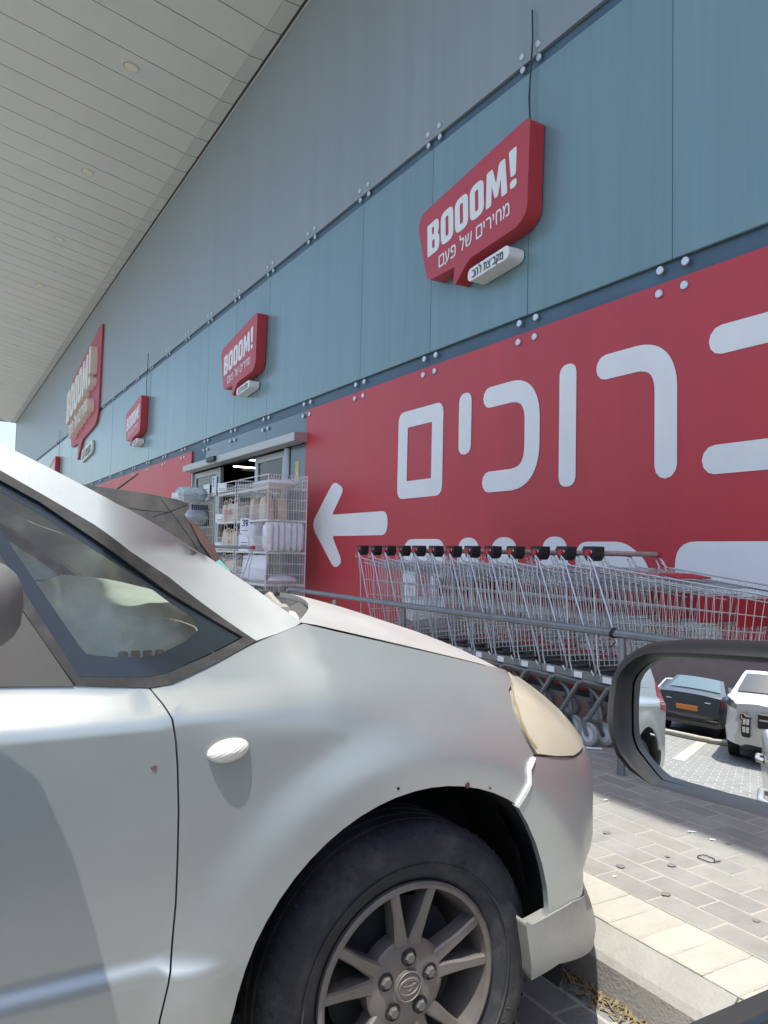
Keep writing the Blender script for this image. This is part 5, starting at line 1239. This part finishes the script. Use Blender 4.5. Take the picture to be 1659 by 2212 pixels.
hb = [(2.0, .28), (2.08, .5), (2.0, .75), (1.6, .92), (1.0, 1.0), (.35, 1.42), (0, 1.49), (-1.2, 1.47), (-1.75, 1.1), (-1.95, .8), (-2.0, .5), (-1.9, .3)]
hsg = [[(.95, 1.02), (.33, 1.36), (0, 1.42), (-.05, 1.0)], [(-.1, 1.0), (-.1, 1.42), (-1.1, 1.40), (-1.4, 1.05)]]
for (nm, lb, x, y, m_) in [('white_hatchback', 'white hatchback parked in the far row behind the grey sedan', -15.5, 3.9, M_WHITECAR), ('navy_hatchback', 'navy hatchback with red tail lamps parked in the far row', -15.5, 1.2, mat('navy_paint', (.02, .03, .07), .3, coat=.6)), ('silver_hatchback', 'silver hatchback parked in the far row behind the white SUV', -15.4, -1.6, M_CAMCAR)]:
    shell_car(nm, lb, (x, y, 0), 0.0, hb, 1.74, .98, m_, (1.25, -1.25), .31, side_glass=hsg, end_glass=[((.96, 1.04), (.4, 1.40), .86, M_CARGLASS), ((-1.28, 1.42), (-1.7, 1.14), .82, M_CARGLASS)], lamps=[([(-1.93, .8), (-1.7, .82), (-1.62, 1.12), (-1.74, 1.08)], M_TAIL, 'tail_lamp'), ([(2.0, .7), (1.65, .9), (1.6, .8), (1.95, .62)], M_REPEAT, 'headlamp')], plate=(-2.08, .62, M_YPLATE))
# low kerb and marking strips in the parking area behind
mb = MB(); mb.box((-7.15, -8, 0), (-6.9, 14, .10), .02); tag(mb.build('divider_kerb', M_KBRICK), kind='structure')
for y in (1.55, 4.1, 6.6):
    mb = MB(); mb.box((-6.85, y-.1, .0), (-4.3, y+.1, .004)); tag(mb.build('bay_marking', mat('pale_marking_bricks', (.42, .41, .36), .85, vary=.1)), kind='structure')
mb = MB(); mb.box((-24, -30, -.1), (-20, 60, 5.2)); mb.box((-24.2, -30.2, 5.2), (-19.8, 60.2, 5.5)); tag(mb.build('opposite_building', mat('dull_red_wall', (.23, .165, .155), .7, vary=.1, scale=1)), 'low dull red building across the car park, behind the parked cars', 'building')

# ------------------------------------------------------------------ the car the photograph is taken from: flank, sill and wing mirror
cc = empty('near_car', (-.6, -.3, 0)); tag(cc, 'pale silver car with black wing mirror, whose driver looks out over the sill', 'car')
CC = np.array([-.6, -.3, 0])
def cl(mb, name, m, smooth=None, parent=None): mb.v = [tuple(np.array(p)-CC) for p in mb.v]; return mb.build(name, m, parent or cc, smooth)
fl_prof = [(.345, .22), (.375, .30), (.385, .45), (.388, .55), (.382, .66), (.385, .74), (.372, .785), (.352, .803)]
def flank(name, x0, x1, n=8):
    mb = MB(); rows = []
    for x in np.linspace(x0, x1, n):
        t = max(0, (x-.9)/.55); q = max(0, (-2.2-x)/.5); dy = -.25*t**2.4-.2*q**2.4
        rows.append([(x, y+dy, z) for y, z in fl_prof]+[(x, .30+dy, .803), (x, .30+dy, .22)])
    mb.loft(rows, closed=True); cl(mb, name, M_CAMCAR, 40)
flank('front_wing', .665, 1.45, 10); flank('front_door', -.46, .658, 6); flank('rear_door', -1.4, -.468, 5); flank('rear_quarter', -2.72, -1.407, 10)
mb = MB(); mb.box((-.44, .330, .8035), (.64, .356, .842), .005); cl(mb, 'window_seal', M_RUBBER)
mb = MB(); mb.box((-.42, .318, .70), (.62, .3225, .852)); cl(mb, 'lowered_window', M_TEALGLASS)
mb = MB(); mb.box((-.44, .25, .45), (.64, .312, .80), .02); cl(mb, 'door_card', mat('dark_door_card', (.03, .035, .033), .7))
for x in (-.30, -1.22):
    mb = MB(); mb.tube([(x-.11, .383, .70), (x-.09, .418, .705), (x+.06, .420, .705), (x+.10, .383, .70)], [.012, .013, .014, .013], 10); cl(mb, 'door_handle', M_CAMCAR, 50)
# wing mirror: plane turned towards the driver
MP = np.array([.62, .50, .965]); MN = np.array([-.945, -.262, .06]); MN = MN/np.linalg.norm(MN)
def mpx(pts): return [onplane(a, b, MP, MN) for a, b in pts]
OUT = [(1299, 1560), (1303, 1505), (1318, 1445), (1345, 1410), (1385, 1391), (1450, 1384), (1560, 1386), (1680, 1392), (1790, 1402), (1830, 1430), (1840, 1560), (1825, 1740), (1790, 1800), (1680, 1772), (1560, 1742), (1470, 1717), (1400, 1695), (1350, 1668), (1318, 1630)]
GLS = [(1357, 1468), (1375, 1446), (1400, 1428), (1425, 1421), (1540, 1426), (1660, 1435), (1790, 1448), (1805, 1560), (1790, 1787), (1660, 1752), (1540, 1720), (1418, 1687), (1392, 1655), (1366, 1622), (1355, 1596), (1354, 1530)]
def resample(loop, n):
    P = np.array(loop+[loop[0]]); s_ = np.concatenate([[0], np.cumsum(np.linalg.norm(np.diff(P, axis=0), axis=1))]); q = np.linspace(0, s_[-1], n+1)[:-1]
    return [np.array([np.interp(t, s_, P[:, k]) for k in range(P.shape[1])]) for t in q]
def align(a, n, c):
    # start at the angle closest to pi so that inner and outer rings match
    ang_ = [math.atan2(p[1]-c[1], p[0]-c[0]) for p in a]; return a
NR = 72; cen = np.array([1560., 1570.])
def polar(loop):
    P = resample([np.array(p, float) for p in loop], 600); A = np.array([math.atan2(p[1]-cen[1], p[0]-cen[0]) for p in P]); R_ = np.array([np.linalg.norm(p-cen) for p in P]); o = np.argsort(A); A, R_ = A[o], R_[o]
    A = np.concatenate([A-2*math.pi, A, A+2*math.pi]); R_ = np.tile(R_, 3); return lambda a: cen+np.array([math.cos(a), math.sin(a)])*np.interp(a, A, R_)
po, pg = polar(OUT), polar(GLS); rings = []
an_ = np.linspace(0, 2*math.pi, NR+1)[:-1]
for (f_, dd, sc) in [(0.0, .010, 1.0), (.12, -.004, 1), (.35, -.010, 1), (.62, -.006, 1), (.86, .004, 1), (1.0, .016, 1)]:   # from glass edge to outer rim
    rings.append([onplane(*(pg(a)*(1-f_)+po(a)*f_), MP, MN)-MN*dd for a in an_])
cenw = onplane(cen[0], cen[1], MP, MN)
for (sc, dd) in [(1.02, .035), (1.0, .06), (.9, .085), (.7, .105), (.4, .118), (.05, .122)]:
    rings.append([cenw+(onplane(*po(a), MP, MN)-cenw)*sc-MN*dd for a in an_])
mb = MB(); mb.loft([[tuple(p) for p in r_] for r_ in rings], cap=False); cl(mb, 'wing_mirror', mat('mirror_housing', (.010, .0105, .011), .42, vary=.2, scale=10, spec=.35, dust=((.09, .085, .075), 6, .58, .5)), 50)
wmo = [o for o in cc.children if o.name.startswith('wing_mirror')][0]
# convex mirror glass
RC = 1.12; rows = []
tv = np.cross([0, 0, 1], MN); tv = tv/np.linalg.norm(tv); uv_ = np.cross(MN, tv)
gl_rings = []
for sc in (0.001, .15, .3, .45, .6, .75, .9, 1.0):
    ring = []
    for a in an_:
        p = cenw+(onplane(*pg(a), MP, MN)-cenw)*sc; r2 = np.sum((p-cenw)**2); ring.append(p-MN*(.008+r2/(2*RC)))
    gl_rings.append(ring)
mb = MB(); mb.loft([[tuple(p) for p in r_] for r_ in gl_rings], cap=False)
cl(mb, 'mirror_glass', M_MIRROR, 180, wmo)
mb = MB(); a_ = onplane(1770, 1600, MP, MN)-MN*.06; mb.tube([tuple(a_), tuple(a_+np.array([.03, -.03, -.02])), (.74, .34, .82)], [.03, .028, .04], 10); cl(mb, 'mirror_arm', M_BLACKPL, 50, wmo)
